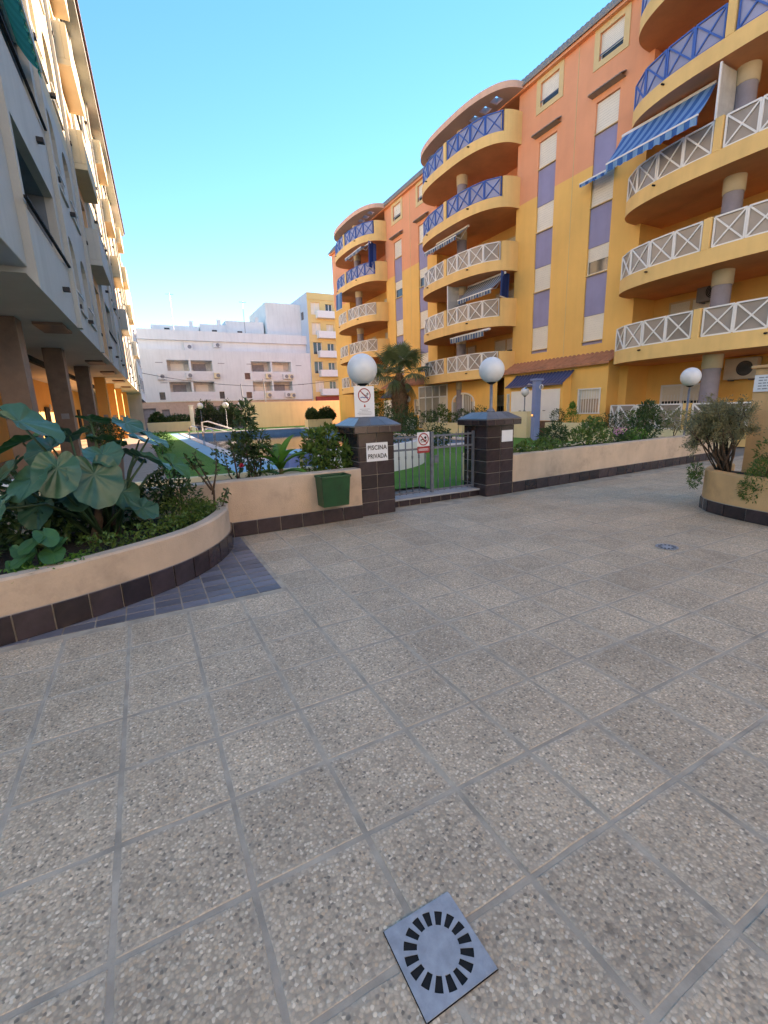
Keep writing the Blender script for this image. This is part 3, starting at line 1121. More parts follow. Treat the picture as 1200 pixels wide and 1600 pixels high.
# board fixed to the lamp pole above the left pillar
t = thing('no_swimming_board', 'white no swimming board standing on the left gate pillar', 'sign', (2.80, 5.86, PT + 0.005))
box('board', M_SIGNW, t, -0.155, 0.155, 0.0, 0.006, 0.0, 0.42, bevel=0.002)
no_swim(t, (0, 0.295), 0.098, -0.003, 0.014)
b = MB()
strip_pic(b, [(-0.06, 0.262), (-0.03, 0.272), (0.0, 0.262), (0.03, 0.272), (0.06, 0.262)], 0.012, -0.0015)
b.build('wave_picture', M_BLUEPRINT, t)
b = MB()
strip_pic(b, [(-0.035, 0.33), (0.0, 0.30), (0.045, 0.285)], 0.018, -0.0018)
disc(b, (0.05, 0.315), 0.018, 0.018, -0.0018)
b.build('swimmer_picture', M_GREYPRINT, t)
b = MB()
b.quad((-0.016, -0.0015, 0.135), (0.016, -0.0015, 0.135), (0.006, -0.0015, 0.172), (-0.006, -0.0015, 0.172))
b.build('warning_picture', M_RED, t)
for i, w in enumerate((0.16, 0.10, 0.20, 0.23, 0.20)):
    MB().box(-w / 2, w / 2, -0.0022, -0.0008, 0.105 - i * 0.019, 0.1095 - i * 0.019).build('text_line', M_GREYPRINT, t)

t = thing('name_plate', 'white plate reading PISCINA PRIVADA on the left pillar', 'sign', (2.885, 5.685, 0.78))
box('plate', M_SIGNW, t, -0.17, 0.17, 0.0, 0.005, 0.0, 0.262, bevel=0.002)
for txt, z in (('PISCINA', 0.19), ('PRIVADA', 0.07)):
    me = text_mesh(txt, 0.09, bold=0.0014, spacing=1.06)
    me.materials.append(M_BLACK)
    xs = [v.co.x for v in me.vertices]
    k = 0.30 / (max(xs) - min(xs))
    for v in me.vertices:
        v.co.x *= k
    o = share('lettering', me, t, (0, -0.0012, z))
    o.rotation_euler = (PI / 2, 0, 0)
tag(box('blank_plate', M_SIGNW, None, 5.25, 5.49, 5.752, 5.757, 0.90, 1.09, bevel=0.002), 'blank white plate on the right gate pillar', 'sign')

t = thing('gate_sign', 'small red and white prohibition sign hung on the gate bars', 'sign', (3.875, 6.018, 0.80))
box('board', M_SIGNW, t, -0.115, 0.115, 0.0, 0.004, 0.105, 0.325, bevel=0.002)
box('red_strip', M_RED, t, -0.115, 0.115, 0.0, 0.004, 0.0, 0.1, bevel=0.002)
no_swim(t, (0, 0.215), 0.098, -0.004, 0.018)
b = MB()
strip_pic(b, [(-0.05, 0.20), (-0.015, 0.215), (0.02, 0.19), (0.055, 0.2)], 0.02, -0.002)
strip_pic(b, [(-0.05, 0.175), (0.05, 0.175)], 0.01, -0.002)
disc(b, (0.035, 0.238), 0.022, 0.022, -0.002)
b.build('swimmer_picture', M_BLACK, t)
MB().box(-0.09, 0.09, -0.002, -0.0005, 0.038, 0.068).build('text_panel', M_SIGNW, t)
rg = random.Random(4)
x = -0.085
while x < 0.08:
    w = rg.uniform(0.012, 0.03)
    MB().box(x, min(x + w, 0.087), -0.0035, -0.0022, 0.045, 0.061).build('text_line', M_RED, t)
    x += w + 0.008

# ------------------------------------------------------------------ litter bin on the wall
t = thing('litter_bin', 'dark green plastic litter bin hung on the low wall', 'bin', (2.12, 5.645, 0.27))
b = MB()
o = [(-0.20, -0.27), (0.20, -0.27), (0.20, -0.012), (-0.20, -0.012)]
ob = [(x * 0.90, -0.012 + (y + 0.012) * 0.86) for x, y in o]
i_ = [(x * 0.93, -0.026 + (y + 0.012) * 0.9) for x, y in o]
ib = [(x * 0.85, -0.03 + (y + 0.012) * 0.78) for x, y in o]
b.v = [(x, y, 0) for x, y in ob] + [(x, y, 0.40) for x, y in o] + [(x, y, 0.40) for x, y in i_] + [(x, y, 0.02) for x, y in ib]
b.f = [(3, 2, 1, 0), (12, 13, 14, 15)]
for i in range(4):
    j = (i + 1) % 4
    b.f += [(i, j, 4 + j, 4 + i), (4 + i, 4 + j, 8 + j, 8 + i), (8 + i, 8 + j, 12 + j, 12 + i)]
b.build('bucket', M_BIN, t, bevel=0.008)
b = MB()
for (p, q) in ((o[0], o[1]), (o[1], o[2]), (o[2], o[3]), (o[3], o[0])):
    b.bar((p[0] * 1.015, p[1] * 1.015, 0.395), (q[0] * 1.015, q[1] * 1.015, 0.395), 0.016, 0.03)
b.build('rim', M_BIN, t, bevel=0.004)

# ------------------------------------------------------------------ floor drains
def drain(label, loc, half, r0, r1, nslots, m, square=True):
    t = thing('drain_cover', label, 'drain', loc, group='floor drains')
    b = MB()
    K = nslots * 8
    rings = [0.0005, r0, r1]
    z = 0.0034
    for r_ in rings:
        for j in range(K):
            a = 2 * PI * (j + 0.5) / K
            b.v.append((r_ * math.cos(a), r_ * math.sin(a), z))
    for j in range(K):
        a = 2 * PI * (j + 0.5) / K
        c_, s_ = math.cos(a), math.sin(a)
        q = half / max(abs(c_), abs(s_)) if square else half
        b.v.append((q * c_, q * s_, z))
    for i in range(3):
        for j in range(K):
            if i == 1 and j % 8 in (1, 2, 3, 4, 5):
                continue
            l = (j + 1) % K
            b.f.append((i * K + j, i * K + l, (i + 1) * K + l, (i + 1) * K + j))
    if square:
        # the polar grid cuts the corners: close them
        n = 3 * K
        for sx, sy in ((1, 1), (-1, 1), (-1, -1), (1, -1)):
            a = math.atan2(sy, sx) % (2 * PI)
            js = sorted(range(K), key=lambda j: abs(((2 * PI * (j + 0.5) / K) - a + PI) % (2 * PI) - PI))[:2]
            b.v.append((sx * half, sy * half, z))
            lo, hi = sorted(js)
            if hi - lo > K / 2:
                lo, hi = hi, lo
            b.f.append((n + lo, len(b.v) - 1, n + hi))
    o = b.build('grate_plate', m, t)
    so = o.modifiers.new('thickness', 'SOLIDIFY')
    so.thickness = 0.0018 if square else 0.0012
    so.offset = -1
    if square:
        MB().box(-half - 0.0018, half + 0.0018, -half - 0.0018, half + 0.0018, 0.0002, 0.0008).build('gap_shade', M_DARK, t)  # dark square painted as the shade in the gap round the plate
    bb = MB()
    bb.lathe([(r1 * 1.05, 0.0012), (0.0005, 0.0012)], k=32)
    bb.build('slot_shade', M_DARK, t)  # flat dark disc standing in for the shade below the slots
    gr = MB()
    gr.lathe([(r1 * 1.08, 0.0034), (r1 * 1.09, 0.0046), (r1 * 1.12, 0.0046), (r1 * 1.13, 0.0034)], k=48)
    gr.build('raised_ring', m, t)
    bs = MB()
    bs.bar((-r0 * 0.55, r0 * 0.22, 0.0038), (r0 * 0.6, -r0 * 0.22, 0.0038), 0.004, 0.0012)
    bs.build('mould_line', M_STEEL, t)
    return t


drain('square grey floor drain with a ring of slots in the near pavement', (0.542, 0.797, 0.001), 0.115, 0.061, 0.099, 16, M_GREYMETAL)
drain('small round floor drain in front of the right planter', (4.66, 2.59, 0.001), 0.105, 0.05, 0.085, 12, M_GREYMETAL, square=False)

# ------------------------------------------------------------------ orange apartment building (faces -X)
FX = 18.0
BAYS = [8.85, 22.6, 36.4]
SLAB = [0.0, 2.92, 5.5, 8.15, 11.0, 13.75]
SPLIT = 11.1
orange = thing('apartment_building', 'orange and yellow apartment block with bowed balconies beside the pool', 'building', (FX, 0, 0))
OX = 0.0                                     # local: x = 0 is the facade plane, -x towards the pool
YA, YB = 3.4, 43.6  # near end, out of view, cut short to let sunlight in behind the viewer
STRIPS = [(13.66, 14.71), (16.70, 17.75), (27.2, 28.25), (30.5, 31.6)]
WINZ = [(4.14, 5.2), (6.85, 7.94), (9.5, 10.62), (12.18, 13.28)]


def wall_grid(y0, y1, z0, z1, holes, depth, x=0.0):
    """wall facing -x with rectangular openings and their reveals"""
    ys = sorted({y0, y1} | {h[0] for h in holes} | {h[1] for h in holes})
    zs = sorted({z0, z1} | {h[2] for h in holes} | {h[3] for h in holes})
    ys = [y for y in ys if y0 <= y <= y1]
    zs = [z for z in zs if z0 <= z <= z1]
    b = MB()
    for i in range(len(ys) - 1):
        for j in range(len(zs) - 1):
            cy, cz = (ys[i] + ys[i + 1]) / 2, (zs[j] + zs[j + 1]) / 2
            if any(h[0] < cy < h[1] and h[2] < cz < h[3] for h in holes):
                continue
            b.quad((x, ys[i], zs[j]), (x, ys[i], zs[j + 1]), (x, ys[i + 1], zs[j + 1]), (x, ys[i + 1], zs[j]))
    for (a, c, e, f) in holes:
        a_, c_, e_, f_ = max(a, y0), min(c, y1), max(e, z0), min(f, z1)
        if a_ >= c_ or e_ >= f_:
            continue
        d = depth
        for yy in (a, c):
            b.quad((x, yy, e_), (x, yy, f_), (x + d, yy, f_), (x + d, yy, e_))
        if e >= z0:
            b.quad((x, a, e), (x, c, e), (x + d, c, e), (x + d, a, e))
        if f <= z1:
            b.quad((x, a, f), (x, c, f), (x + d, c, f), (x + d, a, f))
    return b


LOG = 3.5                                    # half width of a loggia opening
strip_holes = [(a, b, 3.98, 13.3) for a, b in STRIPS]
attic_holes = [(a, b, 14.68, 15.62) for a, b in STRIPS]
log_holes = []
for yc in BAYS:
    for k in range(6):
        zt = SLAB[k + 1] if k < 5 else 15.84
        log_holes.append((yc - LOG, yc + LOG, SLAB[k] + 0.29 if k else 0.12, zt))
ROOFZ = 15.98
low = wall_grid(YA, YB, 0, SPLIT, strip_holes + log_holes, 0.13)
low.build('lower_wall', M_YEL, orange)
up = wall_grid(YA, YB, SPLIT, ROOFZ, strip_holes + attic_holes + [h for h in log_holes if h[3] > SPLIT], 0.13)
up.build('upper_wall', M_ORG, orange)
# end wall and back
b = MB()
b.quad((0, YB, 0), (12, YB, 0), (12, YB, ROOFZ), (0, YB, ROOFZ))
b.quad((12, YB, 0), (12, YA, 0), (12, YA, ROOFZ), (12, YB, ROOFZ))
b.quad((12, YA, 0), (0, YA, 0), (0, YA, ROOFZ), (12, YA, ROOFZ))
b.build('end_wall', M_ORG, orange)

sl = MB()
# a roller shutter with real slats (one mesh shared by all windows)
def shutter_me(w, h, n=11):
    s = MB()
    for i in range(n):
        z0 = h * i / n
        z1 = h * (i + 1) / n
        s.quad((0, -w / 2, z0), (0, -w / 2, z1 - 0.006), (0, w / 2, z1 - 0.006), (0, w / 2, z0))
        s.quad((-0.0, -w / 2, z1 - 0.006), (0.005, -w / 2, z1), (0.005, w / 2, z1), (0, w / 2, z1 - 0.006))
    me = s.mesh('shutter')
    me.materials.append(M_SHUT)
    return me


W_ = 1.05
full_sh = shutter_me(W_ - 0.08, 1.06)
half_sh = shutter_me(W_ - 0.08, 0.55, 9)
panel_cache = {}
rg = random.Random(11)
for si, (a, c) in enumerate(STRIPS):
    yc = (a + c) / 2
    zs = [3.98] + [z for w in WINZ for z in w]
    pans = [(3.98, WINZ[0][0])] + [(WINZ[i][1], WINZ[i + 1][0]) for i in range(3)]
    for z0, z1 in pans:
        box('spandrel_panel', M_PURPLE, orange, 0.055, 0.12, a + 0.003, c - 0.003, z0 + 0.003, z1 - 0.003)
    for wi, (z0, z1) in enumerate(WINZ + [(14.68, 15.62)]):
        w = c - a
        f = MB()
        f.box(0.08, 0.12, a + 0.004, a + 0.05, z0 + 0.01, z1 - 0.005)
        f.box(0.08, 0.12, c - 0.05, c - 0.004, z0 + 0.01, z1 - 0.005)
        f.box(0.08, 0.12, a + 0.05, c - 0.05, z1 - 0.06, z1 - 0.005)
        f.box(0.08, 0.12, a + 0.05, c - 0.05, z0 + 0.01, z0 + 0.06)
        wo_ = f.build('window', M_SHUT, orange)
        box('pane', M_GLASS, wo_, 0.112, 0.125, a + 0.02, c - 0.02, z0 + 0.02, z1 - 0.01)
        half = (si, wi) in ((2, 2), (3, 2), (0, 1)) or (wi == 4)
        if wi == 4:
            hh = 0.72 if si != 1 else 0.66
            me = full_sh
            o = share('shutter', me, wo_, (0.088, yc, z1 - hh))
            o.scale = (1, (w - 0.1) / (W_ - 0.08), hh / 1.06)
        else:
            hh = 0.55 if half else 1.06
            o = share('shutter', half_sh if half else full_sh, wo_, (0.088, yc, z1 - hh))
            o.scale = (1, (w - 0.1) / (W_ - 0.08), min(1, (z1 - z0 - 0.01) / 1.06))
        sb_ = MB().box(-0.03, 0.12, a + 0.004, c - 0.004, z0 - 0.028, z0 + 0.008)
        if wi < 4:
            sb_.build('sill', M_CREAMF, wo_)
    # attic surround
    f = MB()
    f.box(-0.03, 0.0, a - 0.24, c + 0.24, 15.62, 15.84)
    f.box(-0.03, 0.0, a - 0.24, a, 14.46, 15.62)
    f.box(-0.03, 0.0, c, c + 0.24, 14.46, 15.62)
    f.box(-0.03, 0.0, a, c, 14.46, 14.68)
    f.build('attic_window_surround', M_CREAMF, orange)
    MB().box(-0.02, 0.0, a + 0.02, c - 0.02, 14.86, 14.90).build('attic_guard_rail', M_STEEL, orange)
    # little tiled hood over the fourth floor window
    hd = MB()
    n = 9
    for i in range(n):
        y0 = a - 0.22 + (c - a + 0.44) * i / n
        y1 = a - 0.22 + (c - a + 0.44) * (i + 1) / n
        pts = []
        for k in range(5):
            t_ = PI * k / 4
            pts.append(((y0 + y1) / 2 - math.cos(t_) * (y1 - y0) / 2, math.sin(t_) * 0.05))
        hd.strip([(-0.30, y, 13.56 + z) for y, z in pts], [(0.0, y, 13.72 + z) for y, z in pts])
        hd.quad((-0.30, y0, 13.56), *[(-0.30, y, 13.56 + z) for y, z in pts[1:-1]], (-0.30, y1, 13.56))
    hd.quad((-0.30, a - 0.22, 13.545), (-0.30, c + 0.22, 13.545), (0, c + 0.22, 13.52), (0, a - 0.22, 13.52))
    hd.build('window_hood', M_ROOFG, orange, kind='stuff')

# drain pipes and joints on the facade
for y in (15.7, 29.3):
    MB().box(-0.012, 0.0, y - 0.012, y + 0.012, 3.6, 15.9).build('joint_strip', M_CREAMF, orange)

# loggias
def loggia(yc, k):
    z0 = SLAB[k] + (0.28 if k else 0.1)
    z1 = SLAB[k + 1] if k < 5 else 15.84
    D = 1.35
    w = LOG
    lm = M_ORG if k >= 4 else M_YEL
    b = MB()
    b.quad((0.13, yc - w, z0), (0.13, yc - w, z1), (D, yc - w, z1), (D, yc - w, z0))
    b.quad((0.13, yc + w, z0), (D, yc + w, z0), (D, yc + w, z1), (0.13, yc + w, z1))
    b.quad((D, yc - w, z0), (D, yc - w, z1), (D, yc + w, z1), (D, yc + w, z0))
    b.quad((0.0, yc - w, z0), (D, yc - w, z0), (D, yc + w, z0), (0.0, yc + w, z0))
    lg = b.build('loggia', lm, orange)
    c = MB()
    c.quad((0.0, yc - w, z1 - 0.004), (0.0, yc + w, z1 - 0.004), (D, yc + w, z1 - 0.004), (D, yc - w, z1 - 0.004))
    c.build('ceiling', M_SOFFIT, lg)
    for wy, ww, hh in ((yc + 2.0, 1.7, 2.05), (yc - 1.6, 2.0, 2.05)):
        if k == 0:
            zb, zt = z0 + 0.65, z0 + 1.98
        else:
            zb, zt = z0 + 0.06, z0 + hh
        f = MB()
        x = D - 0.05
        y0, y1 = wy - ww / 2, wy + ww / 2
        f.box(x, D - 0.002, y0, y0 + 0.07, zb, zt)
        f.box(x, D - 0.002, y1 - 0.07, y1, zb, zt)
        f.box(x, D - 0.002, wy - 0.05, wy + 0.05, zb, zt - 0.07)
        f.box(x, D - 0.002, y0 + 0.07, y1 - 0.07, zt - 0.07, zt)
        fr = f.build('terrace_door', M_CREAMF if k else M_WHITE, lg)
        g_ = MB()
        g_.quad((D - 0.02, y0, zb), (D - 0.02, y0, zt), (D - 0.02, y1, zt), (D - 0.02, y1, zb))
        g_.build('pane', M_GLASS, fr)
        o = share('shutter', full_sh, fr, (D - 0.035, wy, zt - 0.07 - (1.06 * 0.55)))
        o.scale = (1, (ww - 0.14) / (W_ - 0.08), 0.55)
        if k == 0:
            bb = MB()
            for i in range(13):
                y = y0 + 0.1 + (ww - 0.2) * i / 12
                bb.box(D - 0.075, D - 0.06, y - 0.009, y + 0.009, zb, zt - 0.4)
            bb.build('window_bars', M_WHITE, fr, kind='stuff')
    # round column
    z1c = z1 - 0.006
    cc = MB().lathe([(0.27, z0 + 0.002), (0.27, z1c - 0.45)], (-0.75, yc - 0.05, 0), 24)
    co = cc.build('column', mat('greyish lavender column', (0.28, 0.26, 0.31), 0.8, var=0.08), orange, smooth=True)
    MB().lathe([(0.27, z1c - 0.45), (0.30, z1c - 0.44), (0.30, z1c)], (-0.75, yc - 0.05, 0), 24).build('capital', M_COLCAP, co, smooth=True)


PMAX, TL = 1.88, 3.72


def prof(t, pmax=PMAX, tl=TL):
    u = min(1.0, abs(t / tl))
    return pmax * (1 - u ** 2.6) ** (1 / 2.8)


def bow(yc, n=56, pmax=PMAX, tl=TL, inset=0.0):
    out = []
    for i in range(n + 1):
        a = -PI / 2 + PI * i / n
        t = math.sin(a) * tl               # denser near the ends
        out.append((t, prof(t, pmax, tl)))
    r = []
    for i, (t, p) in enumerate(out):
        if inset:
            t2 = t * (tl - inset) / tl
            p2 = max(0.0, p * (pmax - inset) / pmax)
            r.append((-p2, yc + t2))
        else:
            r.append((-p, yc + t))
    return r


def balcony(yc, k, blue):
    z0 = SLAB[k]
    BH = 0.48
    TH = 1.35
    outer = bow(yc)
    inner = bow(yc, inset=0.14)
    n = len(outer)
    m_r, m_p = (M_RAILB, M_PANB) if blue else (M_RAILW, M_PANW)
    b = MB()
    # solid ends where the curve turns back to the wall
    def top(i):
        t = outer[i][1] - yc
        return TH if abs(t) > 3.50 else BH
    for i in range(n - 1):
        h = min(top(i), top(i + 1)) if (top(i) != top(i + 1)) else top(i)
        (xa, ya), (xb, yb) = outer[i], outer[i + 1]
        (xc, yc_), (xd, yd) = inner[i], inner[i + 1]
        b.quad((xa, ya, z0), (xb, yb, z0), (xb, yb, z0 + h), (xa, ya, z0 + h))
        b.quad((xd, yd, z0 + 0.2), (xc, yc_, z0 + 0.2), (xc, yc_, z0 + h), (xd, yd, z0 + h))
        b.quad((xa, ya, z0 + h), (xb, yb, z0 + h), (xd, yd, z0 + h), (xc, yc_, z0 + h))
        # step faces
        if top(i) != (top(i - 1) if i else top(i)):
            b.quad((xa, ya, z0 + BH), (xa, ya, z0 + TH), (xc, yc_, z0 + TH), (xc, yc_, z0 + BH))
    bal = b.build('balcony', M_BAND, orange)
    s = MB()
    nn = len(outer)
    s.v = [(x, y, z0 + 0.001) for x, y in outer]
    s.f = [tuple(range(nn))]
    s.build('soffit', M_SOFFIT, bal)
    s = MB()
    s.v = [(x, y, z0 + 0.28) for x, y in inner]
    s.f = [tuple(range(nn - 1, -1, -1))]
    s.build('floor', M_COLCAP, bal)
    pm = prof(0)
    MB().box(-pm - 0.01, -pm + 0.13, yc - 0.11, yc + 0.11, z0 + BH, z0 + TH + 0.01).build('pier', M_BAND, bal)
    # rail panels, four on each side of the pier
    fine = []
    N = 400
    for i in range(N + 1):
        t = -TL + 2 * TL * i / N
        fine.append((t, prof(t) - 0.06))
    for sgn in (-1, 1):
        pts = [q for q in fine if 0.13 <= sgn * q[0] <= 3.47]
        if sgn < 0:
            pts = pts[::-1]
        cum = [0]
        for i in range(1, len(pts)):
            cum.append(cum[-1] + math.hypot(pts[i][0] - pts[i - 1][0], pts[i][1] - pts[i - 1][1]))
        def at(s_):
            for i in range(1, len(pts)):
                if cum[i] >= s_:
                    return pts[i]
            return pts[-1]
        for q in range(4):
            a, c = at(cum[-1] * q / 4 + 0.001), at(cum[-1] * (q + 1) / 4 - 0.001)
            dv_ = Vector((c[0] - a[0], c[1] - a[1])).normalized() * 0.025
            a = (a[0] + dv_.x, a[1] + dv_.y)
            c = (c[0] - dv_.x, c[1] - dv_.y)
            A0 = (-a[1], yc + a[0], z0 + BH + 0.03)
            C0 = (-c[1], yc + c[0], z0 + BH + 0.03)
            A1 = (A0[0], A0[1], z0 + TH - 0.02)
            C1 = (C0[0], C0[1], z0 + TH - 0.02)
            rp = MB()
            bw = 0.045
            up_ = (1, 0, 0.01)
            for (p_, q_, h_) in ((A0, C0, .034), (A1, C1, .034), (A0, A1, .04), (C0, C1, .04), (A0, C1, .028), (A1, C0, .023)):
                rp.bar(p_, q_, bw, h_, up=up_)
            ro = rp.build('railing_panel', m_r, bal)
            gp = MB()
            gp.quad((A0[0] + 0.03, A0[1], A0[2]), (C0[0] + 0.03, C0[1], C0[2]), (C1[0] + 0.03, C1[1], C1[2] - 0.02), (A1[0] + 0.03, A1[1], A1[2] - 0.02))
            go = gp.build('glass_panel', m_p, bal)
            go.modifiers.new('thickness', 'SOLIDIFY').thickness = 0.008
    for t_ in (-1.9, 1.9):
        p_ = prof(t_)
        MB().tube([(-p_ + 0.05, yc + t_, z0 + 0.36), (-p_ - 0.12, yc + t_, z0 + 0.34)], 0.03, 8).build('spout', M_DARK, bal)
    return bal


for bi, yc in enumerate(BAYS):
    for k in range(6):
        loggia(yc, k)
        if k or bi == 0:
            balcony(yc, k, k >= 4)
    # canopy ring over the roof terrace with square light openings
    outer = bow(yc, pmax=1.8, tl=3.95)
    z0, z1 = 15.86, 16.14
    n = len(outer)
    HO = [(q - 0.24, q + 0.24) for q in (-2.75, -1.95, -1.15, 1.15, 1.95, 2.75)]
    ys_ = sorted({y for x, y in outer} | {yc + e for h in HO for e in h})
    fx = lambda y: -prof(y - yc, 1.8, 3.95)
    b = MB()
    s = MB()
    b.strip([(x, y, z0) for x, y in outer], [(x, y, z1) for x, y in outer])
    for ya, yb in zip(ys_[:-1], ys_[1:]):
        xa, xb = fx(ya), fx(yb)
        hole = any(h[0] < (ya + yb) / 2 - yc < h[1] for h in HO)
        for mb_, zz in ((b, z1), (s, z0 + 0.001)):
            if hole:
                mb_.quad((xa, ya, zz), (xb, yb, zz), (-1.0, yb, zz), (-1.0, ya, zz))
                mb_.quad((-0.55, ya, zz), (-0.55, yb, zz), (0, yb, zz), (0, ya, zz))
            else:
                mb_.quad((xa, ya, zz), (xb, yb, zz), (0, yb, zz), (0, ya, zz))
    for h in HO:
        for yy in h:
            s.quad((-1.0, yc + yy, z0), (-0.55, yc + yy, z0), (-0.55, yc + yy, z1), (-1.0, yc + yy, z1))
        for xx in (-1.0, -0.55):
            s.quad((xx, yc + h[0], z0), (xx, yc + h[1], z0), (xx, yc + h[1], z1), (xx, yc + h[0], z1))
    cb = b.build('roof_canopy', mat('pink canopy rim', (0.78, 0.46, 0.33), 0.88, var=0.06, streak=0.15), orange)
    s.build('soffit', mat('mauve canopy soffit', (0.58, 0.42, 0.40), 0.9, var=0.05), cb)

# tiled roof: steep front, then flatter up to the ridge
def tile_roof(name, m, parent, y0, y1, line, period=0.24, amp=0.05, face=0.06):
    """barrel tiles running down a polyline (x, z), along y"""
    b = MB()
    n = int(round((y1 - y0) / period))
    per = (y1 - y0) / n
    prof_ = []
    for i in range(n):
        for k in range(6):
            u = k / 6
            prof_.append((y0 + per * (i + u), amp * abs(math.sin(PI * u))))
    prof_.append((y1, 0))
    for (a, c) in zip(line[:-1], line[1:]):
        b.strip([(a[0], y, a[1] + z) for y, z in prof_], [(c[0], y, c[1] + z) for y, z in prof_])
    a = line[0]
    b.strip([(a[0], y, a[1] - face) for y, z in prof_], [(a[0], y, a[1] + z) for y, z in prof_])
    o = b.build(name, m, parent, kind='stuff')
    return o


roof_line = []
x, z = -0.28, 15.98
for i in range(3):
    roof_line.append((x, z))
    x += 0.22
    z += 0.25
    roof_line.append((x, z - 0.02))
roof_line.append((6.0, 17.5))
rf = tile_roof('roof', M_ROOFG, orange, YA, YB + 0.3, roof_line)
MB().box(-0.2, -0.001, YA, YB + 0.2, 15.82, 15.97).build('eave_cornice', M_ORG, orange)
b = MB()
b.quad((6.0, YA, 17.7), (6.0, YB + 0.3, 17.7), (12.2, YB + 0.3, 16.0), (12.2, YA, 16.0))
b.quad((-0.2, YB + 0.001, 15.98), (12.2, YB + 0.001, 15.98), (6.0, YB + 0.001, 17.7), (0.38, YB + 0.001, 16.7))
b.build('roof_back', M_ROOFG, orange)

# ground floor blocks between the bays, with tiled lean-to and blue porch
for oy in (0.0, 13.8):
    y0, y1 = 12.72 + oy, 18.85 + oy * 0.985
    X0 = -0.72
    holes = [(13.0 + oy, 14.15 + oy, 1.05, 2.08), (18.2 + oy, 18.62 + oy, 0.95, 2.06)]
    b = wall_grid(y0, y1, 0, 3.08, holes, 0.12, X0)
    b.quad((X0, y0, 0), (0, y0, 0), (0, y0, 3.4), (X0, y0, 3.08))
    b.quad((X0, y1, 0), (0, y1, 0), (0, y1, 3.4), (X0, y1, 3.08))
    b.build('ground_floor_wall', M_YEL, orange)
    tile_roof('lean_to_roof', M_ROOFT, orange, y0 - 0.15, y1 + 0.15, [(X0 - 0.22, 3.08), (X0 + 0.12, 3.25), (X0 + 0.12, 3.22), (X0 + 0.46, 3.42), (X0 + 0.46, 3.39), (0.0, 3.58)], amp=0.06)
    for (a, c, e, f_) in holes:
        f = MB()
        for yy in (a + 0.004, c - 0.054):
            f.box(X0 - 0.02, X0 + 0.1, yy, yy + 0.05, e, f_)
        f.box(X0 - 0.02, X0 + 0.1, a + 0.054, c - 0.054, f_ - 0.05, f_ - 0.001)
        f.box(X0 - 0.04, X0 + 0.1, a - 0.03, c + 0.03, e - 0.05, e - 0.001)
        fr = f.build('window', M_WHITE, orange)
        g_ = MB()
        g_.quad((X0 + 0.1, a, e), (X0 + 0.1, a, f_), (X0 + 0.1, c, f_), (X0 + 0.1, c, e))
        g_.build('pane', M_GLASSL if c - a > 0.6 else M_WHITE, fr)
        o = share('shutter', full_sh, fr, (X0 + 0.075, (a + c) / 2, f_ - 0.45))
        o.scale = (1, (c - a - 0.1) / (W_ - 0.08), 0.4)
        bb = MB()
        k = 9 if c - a > 0.6 else 4
        for i in range(k):
            y = a + (c - a) * (i + 0.5) / k
            bb.box(X0 - 0.015, X0 + 0.003, y - 0.009, y + 0.009, e, f_ - 0.05)
        bb.build('window_bars', M_WHITE, fr, kind='stuff')
    # porch
    P0 = X0 - 0.52
    py0, py1 = 14.55 + oy, 17.85 + oy
    b = MB()
    b.box(P0, X0 - 0.002, py0, py1, 0, 2.36)
    # gable wedge under the blue roof
    b.v += [(P0, py0, 2.36), (X0, py0, 2.36), (X0, py0, 2.84), (P0, py1, 2.36), (X0, py1, 2.36), (X0, py1, 2.84)]
    k = len(b.v) - 6
    b.f += [(k, k + 1, k + 2), (k + 3, k + 5, k + 4)]
    b.build('porch', M_YEL, orange)
    tile_roof('porch_roof', M_ROOFB, orange, py0 - 0.15, py1 + 0.15, [(P0 - 0.2, 2.36), (P0 + 0.18, 2.62), (P0 + 0.18, 2.60), (X0 - 0.01, 2.9)], period=0.2, amp=0.035)
    for dy0, dy1 in ((py0 + 0.12, py0 + 1.62), (py0 + 1.66, py1 - 0.12)):
        dd = MB().box(P0 - 0.03, P0 - 0.002, dy0, dy1, 0.72, 2.14).build('porch_door', M_WHITE, orange, bevel=0.006)
        MB().tube([(P0 - 0.03, dy0 + 0.9, 1.18), (P0 - 0.08, dy0 + 0.9, 1.18), (P0 - 0.08, dy0 + 0.75, 1.18)], 0.014, 6).build('handle', M_DARK, dd)
    MB().box(P0 - 0.06, P0 - 0.003, py0 + 0.1, py1 - 0.1, 0.0, 0.70).build('porch_plinth', mat('brown brick plinth', (0.23, 0.13, 0.085), 0.85, var=0.25, scale=9), orange)

# glazed porch and arched door under the middle bay
gx = -0.9
b = MB()
y0, y1 = 23.75, 27.0
for i in range(5):
    y = y0 + (y1 - y0) * i / 4
    b.box(gx - 0.04, gx + 0.04, y - 0.045, y + 0.045, 0.1, 2.9)
for z in (0.14, 2.15, 2.86):
    b.box(gx - 0.032, gx + 0.032, y0 + 0.045, y1 - 0.045, z - 0.04, z + 0.04)
gp = b.build('glazed_porch', M_WHITE, orange)
for i in range(4):
    ya, yb = y0 + (y1 - y0) * i / 4, y0 + (y1 - y0) * (i + 1) / 4
    for (za, zb, mm) in ((0.18, 2.11, M_GLASSL if i else M_SHUT), (2.19, 2.82, M_GLASSL)):
        MB().box(gx - 0.006, gx + 0.006, ya + 0.045, yb - 0.045, za, zb).build('pane', mm, gp)
b = MB()
yc, wd = 22.15, 1.1
z0, zs = 0.3, 1.75
arc = [(yc + wd * math.cos(a), zs + 0.55 * math.sin(a)) for a in [PI * i / 16 for i in range(17)]]
arc_i = [(yc + (wd - 0.1) * math.cos(a), zs + 0.45 * math.sin(a)) for a in [PI * i / 16 for i in range(17)]]
dx = -0.92
b.strip([(dx, y, z) for y, z in arc], [(dx, y, z) for y, z in arc_i])
